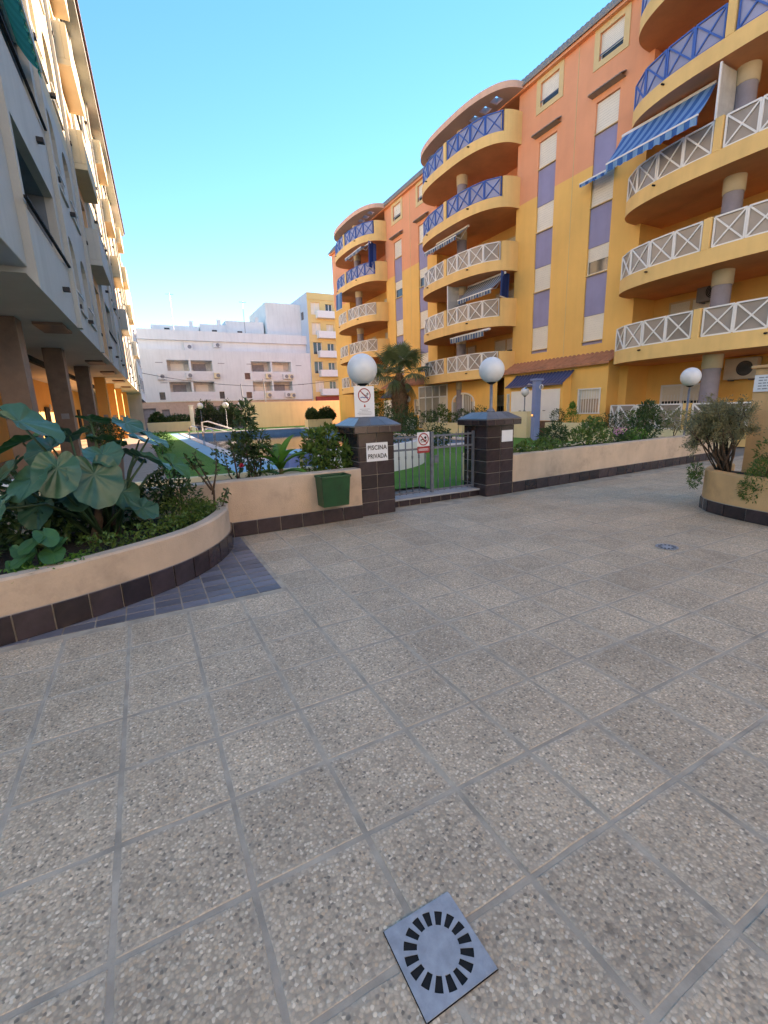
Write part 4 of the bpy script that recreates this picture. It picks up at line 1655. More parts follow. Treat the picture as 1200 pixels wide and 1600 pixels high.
b.strip([(dx, y, z) for y, z in arc_i], [(dx + 0.06, y, z) for y, z in arc_i])
b.box(dx - 0.01, dx + 0.06, yc - wd, yc - wd + 0.1, z0, zs)
b.box(dx - 0.01, dx + 0.06, yc + wd - 0.1, yc + wd, z0, zs)
b.box(dx - 0.01, dx + 0.06, yc - 0.06, yc + 0.06, z0, zs + 0.45)
b.box(dx - 0.01, dx + 0.06, yc - wd + 0.1, yc - 0.06, z0 + 0.55, z0 + 0.63)
b.box(dx - 0.01, dx + 0.06, yc + 0.06, yc + wd - 0.1, z0 + 0.55, z0 + 0.63)
ad = b.build('arched_door', M_WHITE, orange)
g_ = MB()
g_.v = [(dx + 0.05, y, z) for y, z in arc_i] + [(dx + 0.05, yc - wd, z0), (dx + 0.05, yc + wd, z0)]
g_.f = [tuple(range(len(g_.v)))]
g_.build('pane', M_GLASSL, ad)
for i in range(12):
    y = yc - wd + 0.18 + (2 * wd - 0.36) * i / 11
    if abs(y - yc) < 0.09:
        continue
    MB().box(dx - 0.02, dx - 0.005, y - 0.014, y + 0.014, z0 + 0.1, zs + 0.4 * math.sqrt(max(0, 1 - ((y - yc) / wd) ** 2))).build('door_bar', M_WHITE, ad)
# yellow wall the arched door stands in
b = wall_grid(19.2, 23.7, 0.0, 2.90, [(yc - wd + 0.02, yc + wd - 0.02, 0.3, 1.75), (yc - 0.75, yc + 0.75, 1.75, 2.18)], 0.05, dx + 0.03)
b.build('door_wall', M_YEL, orange)

# ------------------------------------------------------------------ arcaded white building on the left (faces +X)
LROT = -math.atan(0.036)
left = thing('arcade_building', 'pale rendered apartment block over an arcade along the left side', 'building', (-1.5, 0, 0), LROT)
ZL = [3.57, 6.22, 8.87, 11.52, 14.17, 16.8]
S0, S1 = 9.5, 48.0
VX = (0, 0, 0)


def arch_panel(b, s0, s1, z0, z1, a, c, e, f, dep, arch=True, x=0.0, n=10):
    """wall piece in the plane x with one opening a..c, e..f (round headed when arch) and its reveal"""
    r = (c - a) / 2
    rise = r * 0.8 if arch else 0.0
    zs = f - rise
    q = lambda y, z: (x, y, z)
    b.quad(q(s0, z0), q(a, z0), q(a, z1), q(s0, z1))
    b.quad(q(c, z0), q(s1, z0), q(s1, z1), q(c, z1))
    b.quad(q(a, z0), q(c, z0), q(c, e), q(a, e))
    if arch:
        pts = [(a + r - r * math.cos(PI * i / n), zs + rise * math.sin(PI * i / n)) for i in range(n + 1)]
    else:
        pts = [(a, f), (c, f)]
    for (y0, za), (y1, zb) in zip(pts[:-1], pts[1:]):
        b.quad(q(y0, za), q(y1, zb), q(y1, z1), q(y0, z1))
        b.quad((x, y0, za), (x - dep, y0, za), (x - dep, y1, zb), (x, y1, zb))
    for y in (a, c):
        b.quad((x, y, e), (x - dep, y, e), (x - dep, y, zs), (x, y, zs))
    b.quad((x, a, e), (x, c, e), (x - dep, c, e), (x - dep, a, e))


def plain(b, s0, s1, z0, z1, x=0.0):
    b.quad((x, s0, z0), (x, s1, z0), (x, s1, z1), (x, s0, z1))


M_LGL = mat('shaded left window', (0.04, 0.05, 0.065), 0.25, var=0.2, spec=0.5)
M_FRAMEL = mat('pale window frame', (0.55, 0.56, 0.57), 0.5)
M_VENT = mat('dark spout', (0.03, 0.028, 0.03), 0.7)
lower_walls, upper_walls = [MB() for _ in range(5)], [MB() for _ in range(5)]
bays = []
s = S0
while s + 11.9 <= S1 + 0.5:
    bays.append(s)
    s += 11.9
peaches = [MB() for _ in bays]
recs = [MB() for _ in bays]
rg = random.Random(21)
for k in range(5):
    zf, zt = ZL[k], ZL[k + 1]
    walls = lower_walls if k < 2 else upper_walls
    for bi, s in enumerate(bays):
        peach, rec, wall = peaches[bi], recs[bi], walls[bi]
        # recessed loggia with solid parapet
        a, c = s + 0.15, s + 3.25
        arch_panel(wall, s, s + 3.4, zf, zt, a, c, zf + 1.2, zf + 2.52, 0.16, arch=False)
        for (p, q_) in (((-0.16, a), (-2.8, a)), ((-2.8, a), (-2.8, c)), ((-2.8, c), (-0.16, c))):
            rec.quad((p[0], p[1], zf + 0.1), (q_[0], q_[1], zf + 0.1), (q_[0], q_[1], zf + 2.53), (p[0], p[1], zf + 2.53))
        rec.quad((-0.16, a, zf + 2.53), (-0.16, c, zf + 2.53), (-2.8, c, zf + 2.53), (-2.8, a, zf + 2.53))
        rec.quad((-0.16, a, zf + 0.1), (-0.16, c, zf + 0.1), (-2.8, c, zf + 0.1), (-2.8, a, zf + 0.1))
        hr = MB().bar((0.05, a - 0.3, zf + 1.27), (0.05, c + 0.3, zf + 1.27), 0.05, 0.04)
        hr.build('hand_rail', M_DARK, left)
        dw = MB()
        arcp = [(s + 1.7 - 1.2 * math.cos(PI * i / 10), zf + 1.7 + 0.7 * math.sin(PI * i / 10)) for i in range(11)]
        dw.v = [(-2.79, y, z) for y, z in arcp] + [(-2.79, s + 2.9, zf + 0.15), (-2.79, s + 0.5, zf + 0.15)]
        dw.f = [tuple(range(13))]
        dw.build('loggia_door', M_LGL, left)
        plain(wall, s + 3.4, s + 4.1, zf, zt)
        # two round headed windows
        for j, w0 in enumerate((s + 4.1, s + 6.1)):
            w1 = w0 + 2.0
            arch_panel(wall, w0, w1, zf, zt, w0 + 0.2, w0 + 1.4, zf + 0.62, zf + 2.3, 0.4)
            f = MB()
            f.box(-0.36, -0.31, w0 + 0.2, w0 + 0.26, zf + 0.62, zf + 1.9)
            f.box(-0.36, -0.31, w0 + 1.34, w0 + 1.4, zf + 0.62, zf + 1.9)
            f.box(-0.36, -0.31, w0 + 0.77, w0 + 0.83, zf + 0.62, zf + 2.25)
            wo2 = f.build('arched_window', M_FRAMEL, left)
            g_ = MB()
            g_.quad((-0.39, w0 + 0.15, zf + 0.6), (-0.39, w0 + 1.45, zf + 0.6), (-0.39, w0 + 1.45, zf + 2.35), (-0.39, w0 + 0.15, zf + 2.35))
            g_.build('pane', M_LGL if rg.random() < 0.85 else M_SHUT, wo2)
            MB().box(0.001, 0.05, w0 + 0.12, w0 + 1.48, zf + 0.54, zf + 0.60).build('sill', M_LEFTW, wo2)
            MB().bar((0.03, w0 + 0.2, zf + 0.98), (0.03, w0 + 1.4, zf + 0.98), 0.03).build('guard_bar', M_FRAMEL, wo2)
        plain(wall, s + 8.1, s + 8.4, zf, zt)
        # projecting balcony
        arch_panel(peach, s + 8.4, s + 11.0, zf, zt, s + 8.7, s + 10.7, zf + 0.12, zf + 2.3, 0.3, arch=False)
        g_ = MB()
        g_.quad((-0.29, s + 8.6, zf), (-0.29, s + 10.8, zf), (-0.29, s + 10.8, zf + 2.4), (-0.29, s + 8.6, zf + 2.4))
        g_.build('terrace_door', M_LGL if rg.random() < 0.7 else M_SHUT, left)
        pb = MB()
        pb.box(0.002, 0.42, s + 8.45, s + 10.95, zf + 0.0, zf + 0.16)
        pb.box(0.28, 0.42, s + 8.45, s + 10.95, zf + 0.161, zf + 1.05)
        pb.box(0.002, 0.279, s + 8.45, s + 8.58, zf + 0.161, zf + 1.05)
        pb.box(0.002, 0.279, s + 10.82, s + 10.95, zf + 0.161, zf + 1.05)
        if k:
            pb.build('balcony', M_LEFTW if k < 2 else M_LEFTLIT, left, bevel=0.01)
        plain(walls[bi + 1], s + 11.0, s + 11.9, zf, zt)
        for y in (s + 2.4, s + 4.0, s + 6.0, s + 8.2, s + 11.3):
            MB().box(0.001, 0.12, y - 0.06, y + 0.06, zf + 0.5, zf + 0.58).build('spout', M_VENT, left)
    plain(walls[len(bays)], bays[-1] + 11.9, S1, zf, zt)
for lw, uw in list(zip(lower_walls, upper_walls))[:len(bays) + 1]:
    lw.build('lower_wall', M_LEFTW, left)
    uw.build('upper_wall', M_LEFTLIT, left)
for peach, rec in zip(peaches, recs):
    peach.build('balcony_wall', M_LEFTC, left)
    rec.build('loggia_recess', mat('shade toned loggia wall', (0.17, 0.21, 0.26), 0.85, var=0.1), left)  # shade of the deep recess put into the wall colour
# vertical ribs and floor bands
for bi, s in enumerate(bays):
    for y in (s + 3.75, s + 8.25, s + 11.45):
        MB().box(0.002, 0.09, y - 0.12, y + 0.12, ZL[0], ZL[-1]).build('pilaster', M_LEFTW if bi else M_LEFTW, left)
# end walls, back, soffit, roof
b = MB()
b.quad((0, S0, ZL[0]), (0, S0, ZL[-1]), (-11, S0, ZL[-1]), (-11, S0, ZL[0]))
b.quad((0, S1, 0), (-11, S1, 0), (-11, S1, ZL[-1]), (0, S1, ZL[-1]))
b.quad((-11, S0, 0), (-11, S1, 0), (-11, S1, ZL[-1]), (-11, S0, ZL[-1]))
b.build('end_wall', M_LEFTW, left)
b = MB()
b.quad((0, S0 - 0.9, ZL[0]), (0, S1, ZL[0]), (-8, S1, ZL[0]), (-8, S0 - 0.9, ZL[0]))
sof = b.build('soffit', mat('painted soffit', (0.52, 0.52, 0.50), 0.85, var=0.06, scale=1), left)
for y in (12.5, 20.0, 24.5, 30, 36):
    MB().box(-0.75, -0.2, y, y + 1.2, ZL[0] - 0.06, ZL[0] - 0.002).build('recess_panel', M_DARK if y < 11 else M_PILLAR, sof)
tile_roof('roof', mat('mauve roof tile', (0.30, 0.18, 0.17), 0.9, var=0.15), left, S0 - 0.3, S1 + 0.2, [(0.62, ZL[-1] + 0.03), (-0.4, ZL[-1] + 0.25), (-5.5, ZL[-1] + 1.3)])
MB().box(-0.2, 0.52, S0 - 0.2, S1 + 0.1, ZL[-1] - 0.16, ZL[-1]).build('cornice', M_LEFTW, left, bevel=0.02)
# attic dormer blocks along the eave
for y in (21.5, 35.0):
    MB().box(-2.2, 0.25, y, y + 3.2, ZL[-1] + 0.06, ZL[-1] + 1.5).build('roof_dormer', M_LEFTC, left)
# near wing
MB().box(-1.3, -0.12, 8.05, S0 - 0.002, ZL[0] + 0.30, 14.0).build('near_wing', M_LEFTW, left, bevel=0.015)
b = MB()
b.box(-2.4, -1.302, 8.05, S0 - 0.002, ZL[0] + 0.3, 5.0)
b.build('near_wing_parapet', M_LEFTW, left, bevel=0.01)

# arcade
for y in (12.0, 16.8, 22.2, 28.0, 33.0, 38.6, 44.0):
    po = MB().box(-1.42, -0.93, y, y + 0.5, 0, ZL[0] - 0.002).build('pillar', M_PILLAR if y < 25 else M_ARCADE, left, bevel=0.012)  # far pillars orange: warm bounced light put into their colour
    MB().box(-1.24, -1.04, y - 0.012, y - 0.001, 1.52, 1.68).build('number_plate', M_GREYPRINT, po)
ab = MB()
ab.quad((-4.2, 6.0, 0), (-4.2, S1, 0), (-4.2, S1, ZL[0]), (-4.2, 6.0, ZL[0]))
ab.build('arcade_wall', M_ARCADE, left)
for y in (14.0, 17.4, 20.5, 25.5, 30.5, 35.0, 41.0):
    d = MB().box(-4.19, -4.12, y, y + 1.0, 0.9, 2.2).build('shop_window', M_DARK, left)
    MB().box(-4.11, -4.09, y - 0.05, y + 1.05, 0.83, 0.89).build('sill', M_LEFTW, d)
MB().box(-1.9, -1.75, 9, S1, ZL[0] - 0.35, ZL[0] - 0.2).build('cable_duct', M_DARK, left)
for y in (19.5, 26.5, 31.5):
    lm_ = MB().lathe([(0.001, -0.04), (0.16, -0.03), (0.17, 0.03), (0.001, 0.05)], (0, 0, 0), 20)
    o = lm_.build('wall_lamp', M_GLOBE, left, smooth=True)
    o.location = (-4.08, y, 2.2)
    o.rotation_euler = (0, PI / 2, 0)
struct(MB().box(-12, 0.35, 6.0, 60, -0.05, -0.002).build('arcade_floor', mat('arcade floor tile', (0.42, 0.33, 0.25), 0.7, var=0.1)))

# lower grey block that continues the row
lb = thing('row_building', 'narrow grey block at the far end of the left row', 'building', (-0.2, 50.2, 0), LROT)
b = MB()
b.box(-9, 0.5, 0, 13, 3.2, 15.2)
b.build('wall', M_GREYB, lb)
box('ground_floor', M_PILLAR, lb, -9, -1.5, 0, 13, 0, 3.199)
for k in range(4):
    for j in range(3):
        w = box('window', M_LGL, lb, 0.501, 0.53, 1.2 + j * 4, 2.6 + j * 4, 4.2 + k * 2.8, 5.5 + k * 2.8)
        box('sill', M_WHITE, w, 0.531, 0.6, 1.1 + j * 4, 2.7 + j * 4, 4.08 + k * 2.8, 4.18 + k * 2.8)

# ------------------------------------------------------------------ far buildings across the street
FY = 70.0
grey = thing('apartment_building', 'long pale grey apartment block with recessed balconies across the street', 'building', (0, FY, 0))
openings = []
for (a, c) in ((4.0, 9.85), (15.25, 21.25)):
    for (e, f) in ((7.5, 8.95), (4.72, 6.1)):
        openings.append((a, c, e, f))
small = [(14.2, 15.0, 6.4, 7.3), (14.2, 15.0, 3.7, 4.6), (2.6, 3.3, 3.7, 4.7), (10.4, 11.1, 3.7, 4.7)]


def front_grid(b, x0, x1, z0, z1, holes, y=0.0, dep=0.2):
    xs = sorted({x0, x1} | {h[0] for h in holes} | {h[1] for h in holes})
    zs = sorted({z0, z1} | {h[2] for h in holes} | {h[3] for h in holes})
    for i in range(len(xs) - 1):
        for j in range(len(zs) - 1):
            cx, cz = (xs[i] + xs[i + 1]) / 2, (zs[j] + zs[j + 1]) / 2
            if any(h[0] < cx < h[1] and h[2] < cz < h[3] for h in holes):
                continue
            b.quad((xs[i], y, zs[j]), (xs[i + 1], y, zs[j]), (xs[i + 1], y, zs[j + 1]), (xs[i], y, zs[j + 1]))
    for (a, c, e, f) in holes:
        for x in (a, c):
            b.quad((x, y, e), (x, y + dep, e), (x, y + dep, f), (x, y, f))
        for z in (e, f):
            b.quad((a, y, z), (c, y, z), (c, y + dep, z), (a, y + dep, z))


b = MB()
front_grid(b, 0.0, 24.6, 3.4, 10.3, openings + small, 0, 1.6)
b.quad((0, 0, 3.4), (0, 12, 3.4), (0, 12, 10.3), (0, 0, 10.3))
b.quad((24.6, 0, 0), (24.6, 12, 0), (24.6, 12, 10.3), (24.6, 0, 10.3))
b.quad((0, 0, 10.3), (24.6, 0, 10.3), (24.6, 12, 10.3), (0, 12, 10.3))
b.build('wall', M_GREYB, grey)
# set back top floor
b = MB()
b.box(0.5, 24.4, 1.5, 12, 10.302, 11.7)
b.build('top_floor', M_GREYB, grey)
box('top_parapet', M_GREYB, grey, 0.2, 24.6, 1.1, 12, 11.702, 13.0)
rg = random.Random(9)
for (a, c, e, f) in openings:
    m_ = (a + c) / 2
    lg = MB()
    lg.quad((a, 1.6, e), (c, 1.6, e), (c, 1.6, f), (a, 1.6, f))
    lo = lg.build('balcony_recess', mat('shaded beige recess', (0.66, 0.62, 0.57), 0.9), grey)
    MB().box(m_ - 0.12, m_ + 0.12, 0.02, 1.59, e + 0.002, f - 0.002).build('divider', M_GREYB, lo)
    for q in (a + 0.5, m_ + 0.5):
        dd = MB().box(q, q + 1.7, 1.5, 1.58, e + 0.01, f - 0.35).build('terrace_door', M_GREYPRINT if rg.random() < 0.4 else M_SHUT, lo)
    MB().box(a, c, -0.06, 0.1, e - 1.15, e - 0.001).build('balcony_front', mat('balcony front white', (0.72, 0.71, 0.70), 0.85, var=0.04), lo)
    box('slab_line', M_GREYB, lo, a - 0.2, c + 0.2, -0.10, 0.0, e - 1.25, e - 1.16)
for (a, c, e, f) in small:
    w = box('window', M_LGL, grey, a, c, 0.15, 0.19, e, f)
    box('sill', M_WHITE, w, a - 0.08, c + 0.08, -0.08, 0.14, e - 0.09, e - 0.004)
# small shaded vents, cables
for (x, z) in ((2.6, 8.55), (2.9, 5.9), (10.6, 8.55), (14.6, 8.5), (22.0, 8.4), (22.2, 5.6)):
    box('vent_slot', M_GREYPRINT, grey, x, x + 0.9, -0.03, -0.002, z, z + 0.08)
# ground level of the grey building
gl = MB()
front_grid(gl, 0, 24.6, 0, 3.398, [(0.3, 1.9, 0, 2.6), (2.6, 3.6, 0, 2.4), (9, 12, 0, 2.7)], 0.12, 0.3)
gl.build('ground_floor_wall', mat('salmon ground floor', (0.58, 0.42, 0.32), 0.9, var=0.08), grey)
for (a, c, h) in ((0.3, 1.9, 2.6), (2.6, 3.6, 2.4), (9, 12, 2.7)):
    box('ground_floor_door', M_GREYPRINT, grey, a, c, 0.36, 0.41, 0, h)
# roof structures
for (x0, x1, z) in ((2.9, 9.1, 14.05), (9.3, 13.0, 14.45), (12.95, 18.6, 15.1)):
    rh = MB().box(x0, x1 - 0.02, 4.0, 11, 11.5, z).build('roof_house', M_GREYB, grey)
    box('window', M_LGL, rh, x0 + 1.6, x0 + 2.3, 3.96, 3.999, 13.15, 13.7)
    MB().box(x1 - 1.2, x1 - 0.7, 4.2, 4.7, z + 0.001, z + 0.75).build('chimney', M_GREYB, rh)

mus = thing('apartment_building', 'mustard yellow apartment tower with white balconies behind the grey block', 'building', (24.37, FY - 0.3, 0))
b = MB()
hol = [(0.55, 2.0, z, z + 1.75) for z in (15.9, 13.0, 10.15, 7.3, 4.45)] + [(2.9, 4.1, z, z + 1.6) for z in (15.9, 13.0, 10.15, 7.3, 4.45)]
front_grid(b, 0, 12, 0, 19.0, hol, 0, 0.3)
b.build('wall', M_YELB, mus)
b = MB()
b.quad((0, 0, 0), (0, 0, 19.0), (0, 14, 19.0), (0, 14, 0))
b.quad((0, 0, 19.0), (12, 0, 19.0), (12, 14, 19.0), (0, 14, 19.0))
b.quad((12, 0, 0), (12, 14, 0), (12, 14, 19), (12, 0, 19))
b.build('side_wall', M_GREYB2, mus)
# stepped lower side block seen left of the tower
box('stair_tower', M_GREYB, mus, -5.5, -0.01, 3.5, 15, 0, 17.9)
for i in range(3):
    box('window', M_LGL, mus, -0.04, -0.002, 2 + i * 3.5, 3 + i * 3.5, 15.5, 16.6)
for h in hol:
    fr = MB()
    fr.box(h[0], h[0] + 0.1, 0.2, 0.28, h[2], h[3])
    fr.box(h[1] - 0.1, h[1], 0.2, 0.28, h[2], h[3])
    fr.box((h[0] + h[1]) / 2 - 0.05, (h[0] + h[1]) / 2 + 0.05, 0.2, 0.28, h[2], h[3])
    fw = fr.build('window', M_WHITE, mus)
    box('pane', M_GLASS if rg.random() < 0.5 else M_SHUT, fw, h[0], h[1], 0.282, 0.299, h[2], h[3])
for z in (15.5, 12.6, 9.75, 6.9, 4.05):
    bb = MB().box(1.25, 11, -1.0, -0.002, z - 0.15, z).build('balcony', M_WHITE, mus)
    box('parapet', M_WHITE, bb, 1.25, 11, -1.0, -0.9, z + 0.001, z + 0.85)
    box('parapet_return', M_WHITE, bb, 1.25, 1.35, -0.899, -0.002, z + 0.001, z + 0.85)
MB().box(0.4, 11, -0.5, -0.002, 2.9, 3.75).build('shop_awning', mat('dusty red canopy', (0.35, 0.06, 0.05), 0.8, var=0.1), mus)
box('top_band', M_YELB, mus, -0.05, 12, -0.1, -0.001, 18.0, 18.25)


def aerial(label, x, y, z, h):
    t = thing('roof_antenna', label, 'antenna', (x, y, z))
    MB().tube([(0, 0, 0), (0, 0, h)], 0.035, 6).build('mast', M_STEEL, t)
    MB().tube([(-0.5, 0, h - 0.1), (0.5, 0, h - 0.1)], 0.02, 6).build('boom', M_STEEL, t)
    for i in range(5):
        MB().tube([(-0.4 + 0.2 * i, -0.3, h - 0.1), (-0.4 + 0.2 * i, 0.3, h - 0.1)], 0.015, 5).build('element', M_STEEL, t)


aerial('tall thin antenna on the left end of the grey block', 5.6, FY + 2, 13.0, 4.8)
aerial('tall thin antenna in the middle of the grey block', 15.4, FY + 2.5, 13.0, 4.6)
aerial('small antenna on the roof ridge of the orange building', 22.8, 15.6, 18.0, 1.6)

# unseen block added behind the viewer to bounce warm sunlight onto the plaza
back = thing('apartment_building', 'unseen cream block added opposite the pool gate to bounce sunlight into the plaza', 'building', (0, -13.0, 0))
b = MB()
hol = [(x, x + 1.3, z, z + 1.4) for x in (-13, -9.5, -6, -2.5, 1, 4.5, 8, 11.5) for z in (4.1, 6.9, 9.7, 12.5, 15.3)]
front_grid(b, -15, 14.5, 0, 18.0, hol, 0, -0.25)
b.quad((-15, 0, 18), (14.5, 0, 18), (14.5, -10, 18), (-15, -10, 18))
b.quad((14.5, 0, 0), (14.5, -10, 0), (14.5, -10, 18), (14.5, 0, 18))
b.quad((-15, 0, 0), (-15, -10, 0), (-15, -10, 18), (-15, 0, 18))
b.build('wall', mat('cream render', (0.74, 0.68, 0.58), 0.9, var=0.06, scale=0.5, streak=0.12), back)
for (a, c, e, f) in hol:
    w = box('window', M_SHUT, back, a, c, -0.24, -0.2, e, f)
    box('sill', M_WHITE, w, a - 0.05, c + 0.05, -0.19, 0.06, e - 0.08, e - 0.002)
for k in range(4):
    box('floor_band', M_CREAMF, back, -15, 14.5, 0.002, 0.08, 3.3 + 2.8 * k, 3.45 + 2.8 * k)

# ------------------------------------------------------------------ pool, lawn, deck
def sheet(name, m, rects, z, kind='structure'):
    b = MB()
    for (x0, x1, y0, y1) in rects:
        b.quad((x0, y0, z), (x1, y0, z), (x1, y1, z), (x0, y1, z))
    o = b.build(name, m)
    o['kind'] = kind
    return o


sheet('lawn', M_GRASS, [(0.36, 1.98, 7.3, 43.5), (0.36, 19.5, 43.5, 48.6), (13.62, 17.2, 7.4, 43.5), (4.6, 13.62, 6.4, 14.42), (1.98, 4.6, 7.3, 10.4)], 0.012, 'stuff')
sheet('street', mat('asphalt', (0.06, 0.06, 0.062), 0.9), [(-40, 80, 52, 69.5)], -0.02)
sheet('pool_deck', M_DECKB, [(1.98, PX0 - 0.32, 10.4, 43.5), (PX0 - 0.32, 4.6, 10.4, PY0 - 0.42)], 0.008)
b = MB()
# coping: four slabs round the basin
for (x0, x1, y0, y1) in ((PX0 - 0.32, PX0 + 0.05, PY0 - 0.42, PY1 + 0.4), (PX1 - 0.05, PX1 + 0.42, PY0 - 0.42, PY1 + 0.4), (PX0 + 0.052, PX1 - 0.052, PY0 - 0.42, PY0 + 0.05), (PX0 + 0.052, PX1 - 0.052, PY1 - 0.05, PY1 + 0.4)):
    o = MB().box(x0, x1, y0, y1, -0.05, 0.045).build('pool_coping', M_COPING, bevel=0.012)
    struct(o)
b = MB()
zb = -1.3
b.quad((PX0, PY0, zb), (PX1, PY0, zb), (PX1, PY1, zb), (PX0, PY1, zb))
for (p, q) in (((PX0, PY0), (PX1, PY0)), ((PX1, PY0), (PX1, PY1)), ((PX1, PY1), (PX0, PY1)), ((PX0, PY1), (PX0, PY0))):
    b.quad((p[0], p[1], zb), (q[0], q[1], zb), (q[0], q[1], -0.04), (p[0], p[1], -0.04))
struct(b.build('pool_basin', M_POOLT))
b = MB()
b.quad((PX0, PY0, -0.42), (PX1, PY0, -0.42), (PX1, PY1, -0.42), (PX0, PY1, -0.42))
struct(b.build('pool_water', M_WATER))

# chrome ladders
def ladder(label, x, y, rz):
    t = thing('pool_ladder', label, 'ladder', (x, y, 0.045), rz, group='chrome pool ladders')
    for s_ in (-0.25, 0.25):
        MB().tube([(0.45, s_, 0), (0.45, s_, 0.55)] + [(0.2 + 0.25 * math.cos(a), s_, 0.55 + 0.25 * math.sin(a)) for a in [PI * i / 8 for i in range(1, 8)]] + [(-0.05, s_, 0.55), (-0.05, s_, -0.9)], 0.021, 8).build('hand_rail', M_CHROME, t, smooth=True)
    for z in (-0.25, -0.5, -0.75):
        MB().box(-0.09, -0.01, -0.24, 0.24, z - 0.012, z + 0.012).build('step', M_CHROME, t)


ladder('chrome pool ladder on the right side of the pool', 13.25, 17.2, 0)
ladder('chrome pool ladder on the near left edge of the pool', 2.98, 23.5, PI)
ladder('chrome pool ladder on the far left edge of the pool', 2.98, 31.0, PI)
t = thing('entry_handrail', 'white sloping handrails at the far pool steps', 'handrail', (4.6, 42.3, 0.04))
for s_ in (0.0, 0.75):
    MB().tube([(0, s_, 0), (0, s_, 0.85), (0.5, s_, 0.9), (2.6, s_, 0.1), (2.6, s_, -0.3)], 0.045, 8).build('rail', M_WHITE, t, smooth=True)
    MB().tube([(0.15, s_, 0.5), (2.2, s_, -0.1)], 0.03, 8).build('lower_rail', M_WHITE, t, smooth=True)


def shower(label, x, y, h, m, w=0.32, d=0.2):
    t = thing('pool_shower', label, 'shower', (x, y, 0), group='pool shower posts')
    MB().box(-w / 2, w / 2, -d / 2, d / 2, 0, h).build('post', m, t, bevel=0.02)
    MB().box(-w / 2 - 0.06, w / 2 + 0.06, -d / 2 - 0.06, d / 2 + 0.06, h, h + 0.08).build('cap', m, t, bevel=0.01)
    MB().tube([(0, d / 2, h - 0.18), (0, d / 2 + 0.35, h - 0.1), (0, d / 2 + 0.5, h - 0.2)], 0.018, 8).build('pipe', M_CHROME, t, smooth=True)
    MB().lathe([(0.001, 0), (0.08, 0), (0.03, 0.07), (0.001, 0.08)], (0, d / 2 + 0.5, h - 0.3), 14).build('shower_head', M_CHROME, t)
    b_ = MB()
    b_.tube([(0, -d / 2 - 0.14 + 0.09 * math.cos(a), h - 0.26 + 0.09 * math.sin(a)) for a in [2 * PI * i / 14 for i in range(15)]], 0.014, 6)
    b_.build('ring_tap', M_WHITE, t)
    MB().box(-w / 2 - 0.05, -w / 2, -0.05, 0.05, 1.0, 1.08).build('tap', M_CHROME, t)


shower('blue shower post beside the pool in front of the white porch doors', 14.5, 13.9, 2.42, M_SHOWB)
shower('white shower post at the far left corner of the pool', 4.15, 45.8, 2.35, M_ACW)

t = thing('foot_bath', 'small blue box with pale lid and yellow stripe beside the pool', 'box', (3.25, 11.55, 0.01))
MB().box(0, 0.72, 0, 0.95, 0, 0.42).build('body', M_SHOWB, t, bevel=0.02)
b = MB()
b.prism([(-0.04, -0.04), (0.76, -0.04), (0.76, 0.99), (-0.04, 0.99)], 0.422, 0.46)
b.build('lid', M_DECKB, t, bevel=0.01)
MB().box(0.3, 0.38, -0.012, -0.001, 0.02, 0.4).build('stripe', M_YELB, t)

# white curved planter behind the gate
t = thing('white_planter', 'white curved planter wall on the lawn behind the gate', 'planter')
line = smooth_line([(3.6, 9.25), (4.6, 9.3), (5.4, 9.52), (6.2, 9.95), (6.85, 10.6), (7.2, 11.5)], 8)
b = MB()
nr = []
for i, p in enumerate(line):
    d = (line[min(i + 1, len(line) - 1)] - line[max(i - 1, 0)]).normalized()
    nr.append(Vector((-d.y, d.x)))
o0 = [(p.x, p.y, 0) for p in line]
o1 = [(p.x, p.y, 0.66) for p in line]
i1 = [(p.x + n.x * 0.18, p.y + n.y * 0.18, 0.66) for p, n in zip(line, nr)]
i0 = [(p.x + n.x * 0.18, p.y + n.y * 0.18, 0) for p, n in zip(line, nr)]
for a, c in ((o0, o1), (o1, i1), (i1, i0)):
    b.strip(a, c)
b.build('planter_wall', M_WHITE, t, smooth=False)
b = MB()
b.v = [(p.x + n.x * 0.1, p.y + n.y * 0.1, 0.5) for p, n in zip(line, nr)] + [(5.2, 12.2, 0.5), (3.6, 11.2, 0.5)]
b.f = [tuple(range(len(b.v)))]
b.build('soil', M_SOIL, t)

# cream planting walls along the orange building
def cream_wall(label, x0, x1, y0, y1, h):
    t = thing('cream_planter', label, 'planter', (x0, y0, 0))
    w, d = x1 - x0, y1 - y0
    b = MB()
    b.box(0, 0.14, 0, d, 0, h)
    b.box(0.142, w, 0, 0.14, 0, h)
    b.box(0.142, w, d - 0.14, d, 0, h)
    b.build('wall', M_CREAMP, t, bevel=0.012)
    box('soil', M_SOIL, t, 0.141, w, 0.141, d - 0.141, 0, h - 0.1)


cream_wall('cream planter wall in front of the glazed porch', 15.6, 16.6, 20.3, 24.3, 0.6)
cream_wall('cream planter wall between blue shower and ground floor terrace', 15.0, 15.9, 12.2, 13.85, 0.72)
cream_wall('long cream planter wall before the right ground floor terrace', 14.9, 15.8, 7.2, 11.9, 0.55)
cream_wall('cream planter wall at the far right corner of the pool', 14.0, 16.5, 42.0, 43.0, 0.75)
t = thing('cream_pedestal', 'cream block carrying a globe lamp beside the porch doors', 'pedestal', (15.5, 15.6, 0))
MB().box(-0.35, 0.35, -0.55, 0.55, 0, 1.18).build('body', M_CREAMP, t, bevel=0.015)
globe_lamp('small globe lamp on the cream block beside the porch doors', (15.5, 15.55, 1.18), 0.68, 0.19)
t = thing('white_trough', 'white tapered plant tub carrying a globe lamp near the palm', 'plant tub', (15.9, 26.6, 0))
b = MB()
b.v = [(x * 0.36, y * 0.36, 0) for x, y in ((-1, -1), (1, -1), (1, 1), (-1, 1))] + [(x * 0.5, y * 0.5, 0.85) for x, y in ((-1, -1), (1, -1), (1, 1), (-1, 1))]
